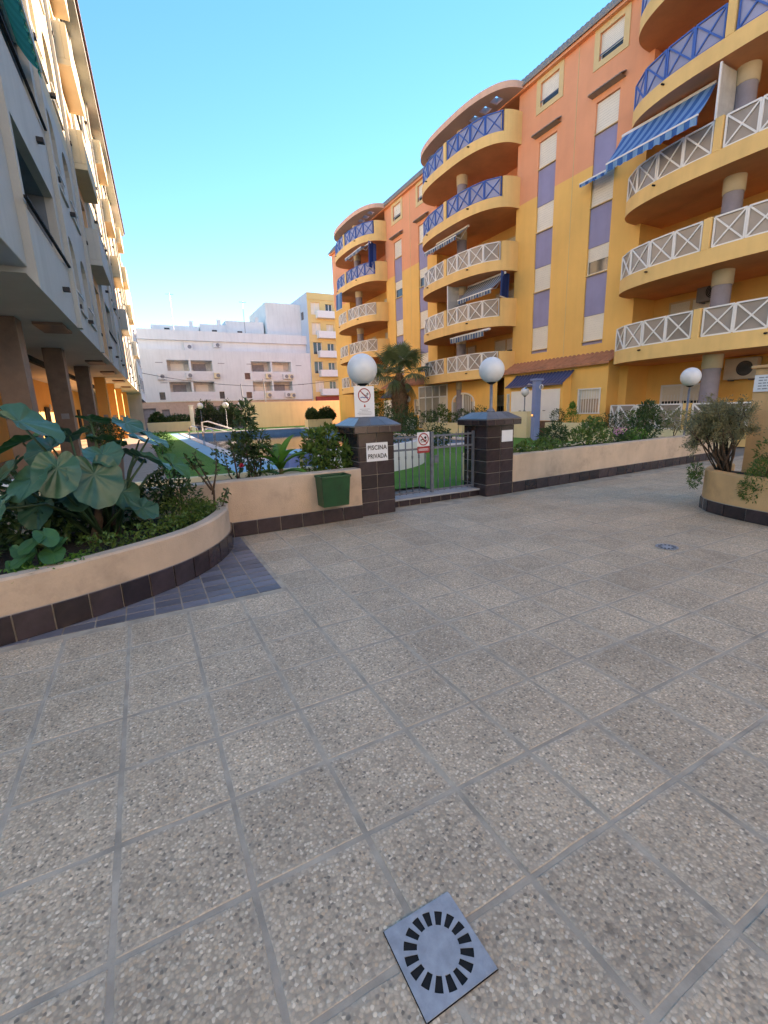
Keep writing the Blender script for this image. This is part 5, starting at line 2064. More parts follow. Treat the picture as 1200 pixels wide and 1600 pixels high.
b.f = [(3, 2, 1, 0), (4, 5, 6, 7)] + [(i, (i + 1) % 4, 4 + (i + 1) % 4, 4 + i) for i in range(4)]
b.build('tub', M_WHITE, t, bevel=0.02)
MB().box(-0.44, 0.44, -0.44, 0.44, 0.851, 0.87).build('soil', M_SOIL, t)
globe_lamp('small globe lamp in the white tub near the palm', (15.9, 26.6, 0.87), 1.0, 0.22)
globe_lamp('white globe lamp above the grey leafed shrub', (12.7, 6.95, 0.5), 1.32, 0.235)
globe_lamp('globe lamp behind the white shower at the far end', (5.3, 49.0, 0), 2.1, 0.3)
globe_lamp('globe lamp before the far hedge', (7.6, 48.4, 0), 2.1, 0.3)
globe_lamp('globe lamp right of the far hedge', (9.1, 48.3, 0), 2.1, 0.3)

# far boundary walls
tag(MB().box(9.3, 23, 48.6, 48.85, 0, 2.62).build('boundary_wall', M_WALLY, bevel=0.02), 'pale yellow boundary wall behind the far end of the pool', 'wall')
tag(MB().box(0.4, 4.6, 49.6, 49.85, 0, 0.92).build('boundary_wall', M_WALLY, bevel=0.02), 'low pale yellow wall at the far left end of the lawn', 'wall')
t = thing('iron_fence', 'dark iron bar fence under the far hedges', 'fence', (4.6, 49.7, 0))
for i in range(30):
    MB().tube([(0.16 * i, 0, 0), (0.16 * i, 0, 1.5)], 0.02, 5).build('bar', M_DARK, t)
for z in (0.2, 1.4):
    MB().bar((0, 0, z), (4.7, 0, z), 0.04).build('rail', M_DARK, t)
for lab, x, y, h in (('leaning grey pole left of the yellow boundary wall', 9.6, 49.2, 4.5), ('grey pole behind the yellow boundary wall', 12.0, 49.4, 5.0)):
    tag(MB().tube([(x, y, 0), (x - 0.12, y, h)], 0.05, 8).build('pole', M_STEEL), lab, 'pole')
# overhead cable across the street
pts = [(-2 + 32 * i / 24, 62, 6.6 - 1.9 * (1 - (i / 12 - 1) ** 2) + 0.6 * (1 - i / 24)) for i in range(25)]
tag(MB().tube(pts, 0.03, 5).build('overhead_cable', M_DARK), 'thin dark cable sagging in front of the grey block', 'cable')

# ------------------------------------------------------------------ awnings (hung on the orange building)
def awning(label, top, front, y0, y1, m, fy=None, drop=0.22, arms=True):
    """top, front: (x, z) of the roller and of the front bar; y0..y1 its width"""
    fy0, fy1 = fy or (y0, y1)
    t = thing('awning', label, 'awning', (0, 0, 0), group='awnings on the orange building')
    n = 14
    b = MB()
    rows = []
    for k in range(7):
        u = k / 6
        x = top[0] + (front[0] - top[0]) * u
        z = top[1] + (front[1] - top[1]) * u - 0.07 * math.sin(PI * u)
        a, c = y0 + (fy0 - y0) * u, y1 + (fy1 - y1) * u
        rows.append([(x, a + (c - a) * i / n, z) for i in range(n + 1)])
    for p, q in zip(rows[:-1], rows[1:]):
        b.strip(p, q)
    b.build('canopy', m, t)
    v = MB()
    k = 44
    pa = [(front[0] - 0.012 + 0.01 * math.sin(i * 1.3), fy0 + (fy1 - fy0) * i / k, front[1] - 0.02) for i in range(k + 1)]
    pb = [(front[0] - 0.012 + 0.03 * math.sin(i * 1.3), p[1], front[1] - drop + 0.03 * abs(math.sin(i * PI / 4))) for i, p in enumerate(pa)]
    v.strip(pa, pb)
    v.build('valance', m, t)
    MB().bar((front[0], fy0, front[1]), (front[0], fy1, front[1]), 0.05).build('front_bar', M_WHITE, t)
    MB().tube([(top[0], y0, top[1]), (top[0], y1, top[1])], 0.06, 8).build('roller', M_WHITE, t)
    if arms:
        for yt, yf in ((y0 + 0.15, fy0 + 0.15), (y1 - 0.15, fy1 - 0.15)):
            MB().tube([(top[0], yt, top[1] - 0.08), ((top[0] + front[0]) / 2 + 0.2, (yt + yf) / 2 + 0.25, (top[1] + front[1]) / 2 - 0.25), (front[0], yf, front[1])], 0.022, 6).build('arm', M_WHITE, t)
    return t


awning('large bright blue striped awning lowered on the right hand balconies', (16.85, 10.88), (15.55, 9.58), 9.45, 12.55, M_AWN, (9.15, 12.15), 0.26)
awning('grey and blue striped awning half lowered on the middle balconies', (17.3, 8.05), (16.4, 7.22), 19.0, 22.0, M_AWN2, (19.0, 21.8))
awning('nearly closed striped awning at the far half of the middle balconies', (16.75, 10.86), (15.9, 10.28), 21.3, 24.3, M_AWN2)
awning('striped awning under the terrace of the far balconies', (16.8, 13.62), (16.0, 13.22), 33.0, 36.0, M_AWN2)
awning('rolled grey awning under the lowest middle balcony', (16.6, 5.38), (16.2, 5.28), 19.3, 22.2, M_AWN2, drop=0.3, arms=False)
awning('narrow blue striped awning over a single shuttered window', (17.93, 10.58), (17.45, 10.36), 13.55, 14.85, M_AWN, drop=0.16, arms=False)
for lab, x, y0, y1, z0, z1, m in (('blue cloth side screen next to the half lowered awning', 16.95, 18.93, 19.3, 6.9, 8.1, M_AWN3),
                                  ('navy cloth side screen on the far balconies', 16.6, 32.95, 33.45, 11.9, 13.7, M_AWN3),
                                  ('blue cloth screen at the left edge of the far balconies', 15.85, 36.6, 37.9, 9.7, 10.95, M_AWN)):
    t = thing('cloth_screen', lab, 'screen')
    b = MB()
    n = 14
    pa = [(x + 0.04 * math.sin(i * 1.1) + 0.9 * (i / n) * (1 if 'side' in lab else 0), y0 + (y1 - y0) * i / n, z1) for i in range(n + 1)]
    pb = [(p[0] - 0.05, p[1], z0) for p in pa]
    b.strip(pa, pb)
    b.build('cloth', m, t)
    MB().bar(pb[0], pb[-1], 0.04).build('bottom_bar', M_WHITE, t)
ta = awning('teal cloth awning on the near second floor balcony of the left building', (-1.2, 8.72), (-0.86, 8.28), 9.75, 12.55, stripe_mat('teal awning cloth', (0.01, 0.30, 0.24), (0.015, 0.36, 0.29), 0.3), drop=0.12, arms=False)
del ta['group']
# white and glass wind screens on two balconies
for lab, y, z0, z1, x0 in (('white framed frosted wind screen beside the large blue awning', 9.0, 9.5, 10.95, 16.15), ('white framed frosted wind screen on the middle balconies', 22.45, 6.85, 8.12, 16.18)):
    t = thing('wind_screen', lab, 'screen', (x0, y, z0))
    h = z1 - z0
    MB().box(0, 0.05, -0.025, 0.025, 0, h).build('post', M_WHITE, t)
    MB().box(0.05, 1.2, -0.01, 0.01, 0.02, h - 0.02).build('pane', mat('frosted screen', (0.55, 0.55, 0.53), 0.5), t)
    MB().box(1.2, 1.25, -0.025, 0.025, 0, h).build('rear_post', M_WHITE, t)


def air_con(label, x, y, z, face='-x', w=0.85, h=0.62, m=None):
    t = thing('air_conditioner', label, 'air conditioner', (x, y, z), {'-x': 0, '-y': PI / 2, '+x': PI}[face], group='air conditioner units')
    MB().box(0, 0.3, -w / 2, w / 2, 0, h).build('case', m or M_AC, t, bevel=0.015)
    g_ = MB()
    for q in range(5):
        r0 = 0.05 + q * 0.048
        n = len(g_.v)
        for rr_ in (r0, r0 + 0.016):
            for j in range(24):
                a = 2 * PI * j / 24
                g_.v.append((-0.012, -0.14 + rr_ * math.cos(a), h / 2 + rr_ * math.sin(a)))
        for j in range(24):
            l = (j + 1) % 24
            g_.f.append((n + j, n + l, n + 24 + l, n + 24 + j))
    g_.build('fan_grille', M_GREYPRINT, t, kind='stuff')
    d = MB()
    d.v = [(-0.004, -0.14 + 0.26 * math.cos(2 * PI * j / 24), h / 2 + 0.26 * math.sin(2 * PI * j / 24)) for j in range(24)]
    d.f = [tuple(range(24))]
    d.build('fan_opening', M_DARK if face != '-y' else M_GREYPRINT, t)
    for yy in (-w * 0.32, w * 0.32):
        MB().box(0.0, 0.38, yy - 0.02, yy + 0.02, -0.05, -0.001).build('bracket', M_STEEL, t)


air_con('cream air conditioner under the lowest right balcony', 18.95, 8.75, 2.12, w=1.0, h=0.72)
air_con('dark air conditioner on the second right balcony wall', 18.98, 10.1, 5.0, m=M_GREYPRINT)
air_con('air conditioner inside the third balcony of the right bay', 18.98, 10.0, 7.2)
air_con('air conditioner on the lower balcony of the far bay', 18.95, 33.6, 9.75)
air_con('air conditioner on the second balcony of the far bay', 18.95, 33.5, 7.0)
air_con('large air conditioner on the terrace of the grey block', 7.1, 71.05, 10.35, '-y', 1.1, 1.0, M_ACW)
air_con('small air conditioner on the upper terrace wall of the grey block', 10.9, 71.05, 10.9, '-y', 0.9, 0.6, M_ACW)
air_con('air conditioner left of the upper balcony of the grey block', 3.1, 69.66, 6.35, '-y', 1.0, 0.8, M_ACW)
for i, (x, z) in enumerate(((6.6, 6.55), (10.3, 6.55), (17.6, 6.5), (20.2, 6.45), (21.0, 6.4), (17.4, 3.75), (20.3, 3.75), (21.1, 3.65))):
    air_con(['air conditioner on the left of the upper left balcony front', 'air conditioner right of the upper left balcony', 'air conditioner in the middle of the upper right balcony front', 'air conditioner at the right of the upper right balcony front', 'air conditioner at the right corner of the upper right balcony',
             'air conditioner in the middle of the lower right balcony front', 'air conditioner at the right of the lower right balcony front', 'air conditioner at the right corner of the lower right balcony'][i], x, 69.6, z, '-y', 0.8, 0.7, M_CREAMP if i % 3 else M_ACW)

# ------------------------------------------------------------------ plants
def big_leaf(rng, L=0.4, cup=0.12, wav=0.02, notch=True, nr=7, na=30):
    """round, heart-based leaf with a wavy rim; stalk joins near the base; lies in local xy, tip towards +x"""
    b = MB()
    ph = rng.uniform(0, 6)
    b.v.append((0, 0, 0))
    for i in range(1, nr + 1):
        u = i / nr
        for j in range(na):
            a = 2 * PI * j / na - PI
            # heart outline: notch behind the stalk
            r = 0.56 * (1 + 0.22 * math.cos(a)) * (1 - (0.62 * math.exp(-((PI - abs(a)) / 0.28) ** 2) if notch else 0))
            r *= 1 + 0.025 * math.sin(a * 11 + ph) * u
            x, y = r * u * math.cos(a) * 1.12, r * u * math.sin(a) * 0.88
            z = cup * (u * u) * (0.35 + 0.65 * math.sin(a) ** 2) - 0.16 * max(0, x) ** 2
            z += wav * u * math.sin(a * 5 + ph) + wav * 0.5 * u * math.sin(a * 13 + ph * 2)
            z -= 0.03 * math.cos(a * 9) * u * (1 - u) * 2
            b.v.append((x * L, y * L, z * L))
    for j in range(na):
        b.f.append((0, 1 + j, 1 + (j + 1) % na))
    for i in range(nr - 1):
        for j in range(na):
            l = (j + 1) % na
            b.f.append((1 + i * na + j, 1 + (i + 1) * na + j, 1 + (i + 1) * na + l, 1 + i * na + l))
    return b


def giant_plant():
    base = Vector((-0.45, 4.95, 0.36))
    t = thing('giant_leaf_plant', 'plant with huge blue green round leaves in the curved planter', 'plant', base)
    rng = random.Random(33)
    # centre (world), size, tip heading (deg, 0 = +x), pitch down at the tip, roll, material
    LV = [((-0.86, 4.55, 1.50), 0.52, 0, 30, 16, 0), ((-0.35, 4.7, 1.19), 0.38, -70, 22, 8, 0), ((-0.02, 4.85, 1.12), 0.40, -20, 25, -10, 0),
          ((-0.42, 4.5, 1.04), 0.50, -75, 62, 5, 0), ((-0.71, 4.75, 1.28), 0.42, -120, 30, 10, 0), ((-0.81, 4.42, 1.06), 0.40, -130, 38, 0, 0),
          ((-0.66, 4.45, 1.12), 0.42, -100, 60, -10, 0), ((-0.43, 5.15, 1.50), 0.32, 60, 10, 0, 1), ((-0.14, 5.1, 1.45), 0.32, -60, 25, 0, 0),
          ((0.04, 5.1, 1.31), 0.34, -30, 28, -8, 0), ((-0.11, 4.68, 0.68), 0.30, -60, 30, 0, 0), ((-0.25, 4.85, 0.82), 0.32, -70, 55, 0, 0),
          ((-0.36, 5.15, 1.30), 0.36, 30, 14, 0, 1), ((-1.0, 4.6, 1.12), 0.42, -160, 45, 0, 0), ((-0.95, 5.0, 1.32), 0.40, 170, 20, 0, 1),
          ((-0.60, 5.0, 1.36), 0.40, 120, 16, 0, 0), ((0.22, 5.15, 1.02), 0.36, -25, 45, 0, 1), ((-0.58, 4.75, 0.92), 0.40, -90, 50, 0, 0),
          ((-1.2, 4.9, 1.0), 0.44, 190, 40, 0, 0), ((-0.2, 5.3, 1.15), 0.36, 20, 30, 0, 0), ((-1.05, 4.35, 0.86), 0.36, -150, 50, 0, 0),
          ((-1.35, 4.6, 1.25), 0.45, 210, 35, 0, 0), ((-0.05, 5.3, 1.28), 0.34, 10, 20, 10, 0), ((-0.9, 4.8, 0.78), 0.36, -110, 55, 0, 0)]
    for c, L, hd, pit, rol, mi in LV:
        lb_ = big_leaf(rng, L * 0.8, rng.uniform(0.05, 0.22), rng.uniform(0.03, 0.06), nr=9, na=44)
        o = lb_.build('leaf', M_LEAFBIG2 if mi else M_LEAFBIG, t, smooth=True)
        rel = Vector(c) - base
        o.matrix_local = Matrix.Translation(rel) @ Matrix.Rotation(R(hd), 4, 'Z') @ Matrix.Rotation(R(pit), 4, 'Y') @ Matrix.Rotation(R(rol), 4, 'X')
        # midribs stand out underneath as the stalk goes on
        foot = Vector((rel.x * 0.15 + rng.uniform(-0.08, 0.08), rel.y * 0.15 + rng.uniform(-0.08, 0.08), rng.uniform(0.0, 0.25)))
        mid = foot.lerp(rel, 0.55) + Vector((0, 0, 0.10))
        MB().tube([foot, mid, rel - Vector((0, 0, 0.01))], [0.017, 0.013, 0.008], 7).build('leaf_stalk', mat('green stalk', (0.05, 0.1, 0.04), 0.5), t, smooth=True)
    for dx, dy, lean in ((-0.1, -0.05, 0.06), (0.12, 0.05, -0.05), (-0.02, 0.12, 0.02)):
        MB().tube([(dx, dy, -0.02), (dx + lean, dy, 0.2), (dx + lean * 1.5, dy, 0.42)], [0.05, 0.042, 0.03], 9).build('trunk', M_WOODB, t, smooth=True)
    return t


giant_plant()


def round_leaf_plant(label, base, leaves, m, seed):
    t = thing('round_leaf_plant', label, 'plant', base)
    rng = random.Random(seed)
    for (x, y, z, L) in leaves:
        o = big_leaf(rng, L, 0.1, 0.03, True, 4, 20).build('leaf', m, t, smooth=True)
        o.matrix_local = Matrix.Translation((x, y, z)) @ Matrix.Rotation(rng.uniform(-2.6, -0.6), 4, 'Z') @ Matrix.Rotation(R(rng.uniform(12, 42)), 4, 'Y')
        MB().tube([(x * 0.2, y * 0.2, 0), (x * 0.7, y * 0.7, z * 0.6), (x, y, z)], [0.006, 0.005, 0.003], 5).build('leaf_stalk', m, t)


round_leaf_plant('small plant with round green leaves at the near left of the planter', (-0.82, 4.05, 0.36),
                 [(0, -.02, .26, .17), (-.06, -.08, .17, .15), (.06, .02, .30, .16), (.1, -.05, .17, .17), (.12, -.08, .08, .14), (-.12, -.06, .12, .15), (.02, -.1, .07, .14), (-.1, .05, .2, .15), (.14, .04, .22, .14)], M_LEAFBIG2, 4)


def ground_cover(name, label, pts, n, l, w, m, h, seed):
    rng = random.Random(seed)
    b = MB()
    line = smooth_line(pts, 8)
    for _ in range(n):
        p = line[rng.randrange(len(line))]
        q = Vector((p.x + rng.gauss(0, 0.07), p.y + rng.gauss(0, 0.06), 0.36 + rng.uniform(0, h)))
        leaf_quads(b, q, rnd_dir(rng, 0.6), rnd_dir(rng, 1.0), l * rng.uniform(0.6, 1.3), w * rng.uniform(0.6, 1.3))
    o = b.build(name, m)
    o['kind'] = 'stuff'
    tag(o, label, 'ground cover')


ground_cover('ground_cover', 'low green weeds along the inside rim of the curved planter', [(-0.5, 4.25), (-0.1, 4.45), (0.2, 4.75), (0.45, 5.1), (0.55, 5.4)], 1500, 0.05, 0.022, M_LEAFM, 0.2, 5)
ground_cover('ground_cover', 'yellowish weeds at the near left foot of the round leaved plant', [(-0.95, 3.95), (-0.75, 3.98), (-0.6, 4.05)], 500, 0.045, 0.02, M_LEAFL, 0.12, 6)
shrub('small_shrub', 'dark small leaved shrub between giant leaves and the low wall', (0.15, 5.2, 0.36), [(0, 0, .42, .22, .18, .2), (.12, -.05, .3, .2, .16, .18), (-.15, .02, .3, .2, .2, .2)], 420, 0.055, 0.025, M_LEAFD, seed=8)
shrub('small_shrub', 'light green feathery weed right of the giant leaves', (0.22, 5.0, 0.36), [(0, 0, .18, .2, .18, .14), (.16, .1, .15, .14, .14, .12)], 420, 0.06, 0.01, M_LEAFM, seed=9)


def rose(label, base, stems, m, seed, flowers=()):
    t = thing('rose_bush', label, 'shrub', base)
    rng = random.Random(seed)
    fb = MB()
    for pts in stems:
        MB().tube(pts, [0.014 - 0.01 * i / (len(pts) - 1) for i in range(len(pts))], 6).build('stem', M_WOODB, t, smooth=True)
        e = Vector(pts[-1])
        for i in range(36):
            u = rng.uniform(0.45, 1.0)
            k = min(int(u * (len(pts) - 1)), len(pts) - 2)
            p = Vector(pts[k]).lerp(Vector(pts[k + 1]), u * (len(pts) - 1) - k)
            leaf_quads(fb, p + rnd_dir(rng) * rng.uniform(0.0, 0.06), rnd_dir(rng), rnd_dir(rng, 1), 0.055, 0.035)
    fb.build('foliage', m, t, kind='stuff')
    for (x, y, z, r_) in flowers:
        f = MB()
        for q in range(14):
            d = rnd_dir(rng, 0.3)
            leaf_quads(f, Vector((x, y, z)) - d * 0.005, d, rnd_dir(rng), r_, r_ * 0.9, -0.2)
        f.build('flower', M_FLOWER, t)


rose('leggy rose stems at the corner of planter and low wall', (0.60, 5.38, 0.36), [[(0, 0, 0), (0.02, 0.0, .3), (-0.08, .02, .55), (-0.14, 0, .72)], [(0, 0, .25), (.07, .02, .5), (.1, .02, .78)], [(0, 0, .3), (-.16, .05, .58), (-.24, .04, .7)], [(0, 0, 0), (.1, 0, .12), (.16, .02, .3)]], M_LEAFD, 12)
rose('rose bush with one red flower behind the low wall', (1.02, 6.1, 0.52), [[(0, 0, 0), (0.02, 0, .2), (0.06, 0, .42)], [(0, 0, 0), (-.1, .03, .2), (-.14, .05, .5)], [(0, 0, 0), (.12, 0, .15), (.2, 0, .28)], [(0, 0, .1), (-.02, .0, .4), (-.05, .0, .68)], [(0, 0, 0), (.2, .05, .12), (.3, .05, .22)]], M_LEAFD, 13, [(0.05, -0.08, 0.32, 0.045)])
shrub('tall_shrub', 'tall dark oleander like shrub behind the low wall', (1.25, 6.25, 0.52),
      [(-.02, 0, .98, .12, .14, .16), (-.05, 0, .78, .17, .17, .18), (.08, 0, .6, .2, .18, .18), (-.12, .02, .56, .16, .16, .16), (.14, 0, .42, .17, .16, .14), (-.05, 0, .4, .16, .16, .14)], 190, 0.085, 0.03, M_LEAFD, seed=15, sr=0.014)


def canna():
    base = (1.60, 6.12, 0.52)
    t = thing('canna_plant', 'bright green broad leaved canna behind the low wall', 'plant', base)
    rng = random.Random(3)
    for hd, ln, w, el, z0 in ((80, .42, .17, 72, .25), (200, .42, .18, 58, .2), (-15, .44, .17, 52, .22), (150, .40, .17, 28, .12), (-40, .42, .16, 24, .15), (240, .38, .17, 40, .22), (20, .5, .15, 78, .28), (-100, .36, .16, 48, .2), (170, .46, .16, 70, .26), (-60, .4, .16, 62, .26)):
        b = MB()
        n = 10
        L_, C_, R_ = [], [], []
        for i in range(n + 1):
            u = i / n
            ww = w * (math.sin(PI * min(1, u * 0.93 + 0.07)) ** 0.7) * 0.5
            e = R(el) - u * u * R(40)
            x = ln * u * math.cos(R(el) - 0.4 * u)
            z = ln * u * math.sin(R(el) - 0.45 * u)
            C_.append((x, 0, z))
            L_.append((x, ww, z + ww * 0.45))
            R_.append((x, -ww, z + ww * 0.45))
        b.strip(L_, C_)
        b.strip(C_, R_)
        o = b.build('leaf', M_LEAFL, t, smooth=True)
        o.location = (0, 0, z0)
        o.rotation_euler = (0, 0, R(hd))
    MB().tube([(0, 0, 0), (0.01, 0, .2), (0, 0, .4)], [0.035, 0.03, 0.02], 9).build('stalk', mat('canna stalk', (0.14, 0.13, 0.05), 0.6), t, smooth=True)


canna()
shrub('small_shrub', 'small strap leaved plant left of the canna', (1.40, 6.05, 0.52), [(0, 0, .14, .1, .1, .12)], 60, 0.12, 0.025, M_LEAFM, seed=17)
shrub('laurel_bush', 'rounded glossy laurel bush left of the gate pillar', (2.28, 6.2, 0.52),
      [(0, 0, .45, .28, .22, .3), (-.2, -.05, .3, .22, .2, .25), (.24, -.1, .34, .2, .2, .26), (.05, -.12, .22, .3, .2, .2), (.1, .05, .62, .2, .18, .16), (-.12, .02, .58, .18, .18, .16), (.36, -.22, .3, .14, .16, .2)], 240, 0.085, 0.04, M_LEAFM, seed=18)

shrub('leafy_shrub', 'dark mass of leaves behind the giant leafed plant at the left edge', (-1.15, 5.2, 0.36), [(0, 0, .35, .4, .25, .4), (.45, .1, .35, .35, .22, .32), (-.3, -.5, .3, .3, .4, .35), (.2, -.2, .2, .4, .3, .25), (.8, .12, .25, .3, .2, .25)], 420, 0.10, 0.05, M_LEAFD, seed=28)
t = thing('slatted_bench', 'white slatted bench seen behind the left end of the low wall', 'bench', (-1.75, 7.9, 0), R(20))
for i in range(8):
    MB().box(-0.6, 0.6, 0.085 * i, 0.085 * i + 0.05, 0.62, 0.65).build('slat', M_WHITE, t)
for x in (-0.5, 0.5):
    MB().box(x - 0.03, x + 0.03, 0.0, 0.65, 0.56, 0.618).build('bearer', M_WHITE, t)
    for y in (0.05, 0.6):
        MB().box(x - 0.025, x + 0.025, y - 0.025, y + 0.025, 0, 0.559).build('leg', M_WHITE, t)
# right hand bed
shrub('leafy_shrub', 'low leafy shrub spilling over the wall beside the right pillar', (6.35, 6.15, 0.5), [(0, 0, .2, .35, .2, .16), (.45, .05, .2, .3, .2, .16), (-.3, -.05, .16, .2, .2, .14), (.2, -.12, .08, .3, .12, .14)], 260, 0.075, 0.035, M_LEAFM, seed=19)
shrub('leafy_shrub', 'dark green spiky shrub near the blue shower', (7.25, 6.5, 0.5), [(0, 0, .3, .28, .25, .25), (.12, 0, .42, .2, .2, .18)], 330, 0.11, 0.022, M_LEAFD, seed=20)
shrub('leafy_shrub', 'broad mixed green shrub in the middle of the right bed', (8.35, 6.5, 0.5), [(0, 0, .3, .42, .3, .3), (.3, -.05, .25, .3, .28, .25), (-.32, 0, .24, .28, .26, .24), (.1, 0, .5, .24, .22, .2)], 380, 0.07, 0.034, M_LEAFM, seed=22)
shrub('flowering_shrub', 'low shrub with pink flowers right of the broad shrub', (9.35, 6.6, 0.5), [(0, 0, .2, .34, .25, .2), (.35, 0, .18, .28, .22, .18)], 320, 0.07, 0.035, M_LEAFD, seed=23)
b = MB()
rng = random.Random(2)
for i in range(40):
    leaf_quads(b, (9.2 + rng.uniform(-.15, .25), 6.45 + rng.uniform(-.1, .1), 0.82 + rng.uniform(-.04, .1)), rnd_dir(rng, .5), rnd_dir(rng), 0.045, 0.04)
o = b.build('pink_flowers', M_PINK)
o['kind'] = 'stuff'
tag(o, 'pink blossom on the low flowering shrub', 'flowers')
shrub('leafy_shrub', 'light green low plant left of the tall dark shrub', (10.1, 6.6, 0.5), [(0, 0, .18, .35, .25, .18), (-.3, 0, .14, .2, .2, .14)], 300, 0.07, 0.03, M_LEAFL, seed=24)
shrub('tall_shrub', 'tall dark shrub behind the right low wall', (10.55, 6.7, 0.5), [(0, 0, .55, .34, .3, .3), (.2, 0, .35, .34, .3, .3), (-.2, 0, .36, .28, .25, .28), (.1, 0, .78, .22, .2, .2)], 320, 0.10, 0.035, M_LEAFD, seed=25)
shrub('tall_shrub', 'grey green shrub with bare stems at the right end of the bed', (11.6, 6.65, 0.5), [(0, 0, .5, .4, .3, .28), (.4, 0, .45, .4, .3, .3)], 300, 0.07, 0.02, M_LEAFG, seed=26)
# plants in the cream planters by the building
shrub('clipped_bush', 'small cone shaped bush in the cream planter before the barred window', (15.3, 12.75, 0.6), [(0, 0, .3, .3, .3, .28), (0, 0, .58, .2, .2, .22), (0, 0, .8, .1, .1, .14)], 360, 0.06, 0.03, M_LEAFL, seed=30)
shrub('clipped_bush', 'square clipped bush left of the cone shaped bush', (15.4, 13.55, 0.6), [(0, 0, .36, .36, .3, .34)], 700, 0.06, 0.03, M_LEAFD, seed=31)
shrub('hedge', 'dark rounded hedge on the long cream planter', (15.3, 11.2, 0.45), [(0, 0, .3, .4, .6, .36), (0, -.5, .35, .35, .5, .38), (0, .4, .24, .35, .4, .28)], 420, 0.07, 0.03, M_LEAFD, seed=32)
shrub('hedge', 'lighter hedge along the right terrace rail', (15.3, 9.3, 0.45), [(0, 0, .4, .4, .6, .42), (0, -.8, .35, .35, .6, .4), (0, .8, .4, .3, .4, .4)], 420, 0.07, 0.03, M_LEAFM, seed=33)
for i, (y, lab) in enumerate(((23.9, 'square clipped bush at the left of the porch planter'), (20.8, 'square clipped bush at the right of the porch planter'))):
    shrub('clipped_bush', lab, (16.0, y, 0.5), [(0, 0, .45, .42, .42, .42)], 800, 0.09, 0.04, M_LEAFD, seed=34 + i)
shrub('leafy_shrub', 'loose green plant in the middle of the porch planter', (16.0, 22.4, 0.5), [(0, 0, .5, .35, .5, .4), (0, .4, .8, .25, .3, .4), (0, -.6, .35, .3, .4, .3)], 260, 0.14, 0.05, M_LEAFM, seed=37)
shrub('clipped_bush', 'dark bush growing behind the right gate pillar', (14.6, 17.6, 0.0), [(0, 0, 1.0, .6, .6, .5)], 700, 0.09, 0.04, M_LEAFD, seed=38)
shrub('round_shrub', 'big dark round shrub behind the left gate pillar', (9.2, 18.1 - 3.9, 0.0), [(0, 0, .7, .9, .8, .7), (-.8, .3, .8, .7, .7, .7), (.5, -.2, .4, .5, .5, .4)], 700, 0.11, 0.05, M_LEAFD, seed=39)
shrub('round_shrub', 'grey green mound shrub under the palm', (13.9, 24.2, 0.0), [(0, 0, 1.0, 1.1, .9, .85), (-.9, .2, .9, .8, .8, .75), (.6, -.3, .6, .6, .6, .6)], 700, 0.13, 0.05, M_LEAFD, seed=40)
shrub('leafy_shrub', 'yellow green shrub left of the palm trunk', (13.6, 26.6, 0), [(0, 0, 2.0, .8, .8, .8), (-.5, 0, 2.4, .6, .6, .6), (.3, 0, 1.4, .7, .7, .6)], 380, 0.16, 0.06, M_LEAFM, seed=41)
# far end hedges
for i, (x, y, z, rx_, ry_, rz_, lab) in enumerate(((6.0, 50.4, 1.6, .95, .6, 1.5, 'tall clipped hedge behind the white shower'), (8.2, 50.4, 1.5, 1.0, .6, 1.5, 'second tall hedge left of the yellow boundary wall'),
                                        (3.4, 50.6, 1.1, 1.6, .5, .55, 'low dark hedge on the far low wall'), (1.4, 50.6, 1.2, .7, .5, .7, 'grey green bush at the far left corner'),
                                        (14.6, 42.5, 1.25, .5, .5, .55, 'square bush at the far right corner planter'), (16.1, 42.5, 1.3, .75, .5, .6, 'wide dark bush before the far end of the orange block'))):
    shrub('hedge', lab, (x, y, 0), [(0, 0, z, rx_, ry_, rz_), (rx_ * .5, -.1, z * .8, rx_ * .7, ry_, rz_ * .7), (-rx_ * .5, -.1, z * .85, rx_ * .7, ry_, rz_ * .7)], 1300, 0.2, 0.1, M_LEAFH, seed=50 + i)
shrub('clipped_bush', 'black looking clipped bush in front of the arcade pillars', (-0.75, 12.3, 0.0), [(0, 0, 1.15, .36, .3, .33), (.12, 0, 1.25, .3, .3, .25), (-.15, 0, 1.2, .3, .3, .28)], 600, 0.06, 0.03, M_LEAFD, seed=60)
tag(MB().lathe([(0.001, 0), (0.2, 0), (0.26, 0.72), (0.23, 0.72), (0.2, 0.6), (0.001, 0.6)], (-0.75, 12.3, 0.0), 18).build('flower_pot', M_PILLAR, smooth=False), 'brown pot under the clipped bush by the arcade', 'flower pot')
shrub('leafy_shrub', 'sunlit shrub beside the arcade at the lawn edge', (0.6, 20.0, 0), [(0, 0, .5, .45, .7, .45), (0, 1.0, .4, .4, .6, .4)], 380, 0.1, 0.04, M_LEAFL, seed=61)


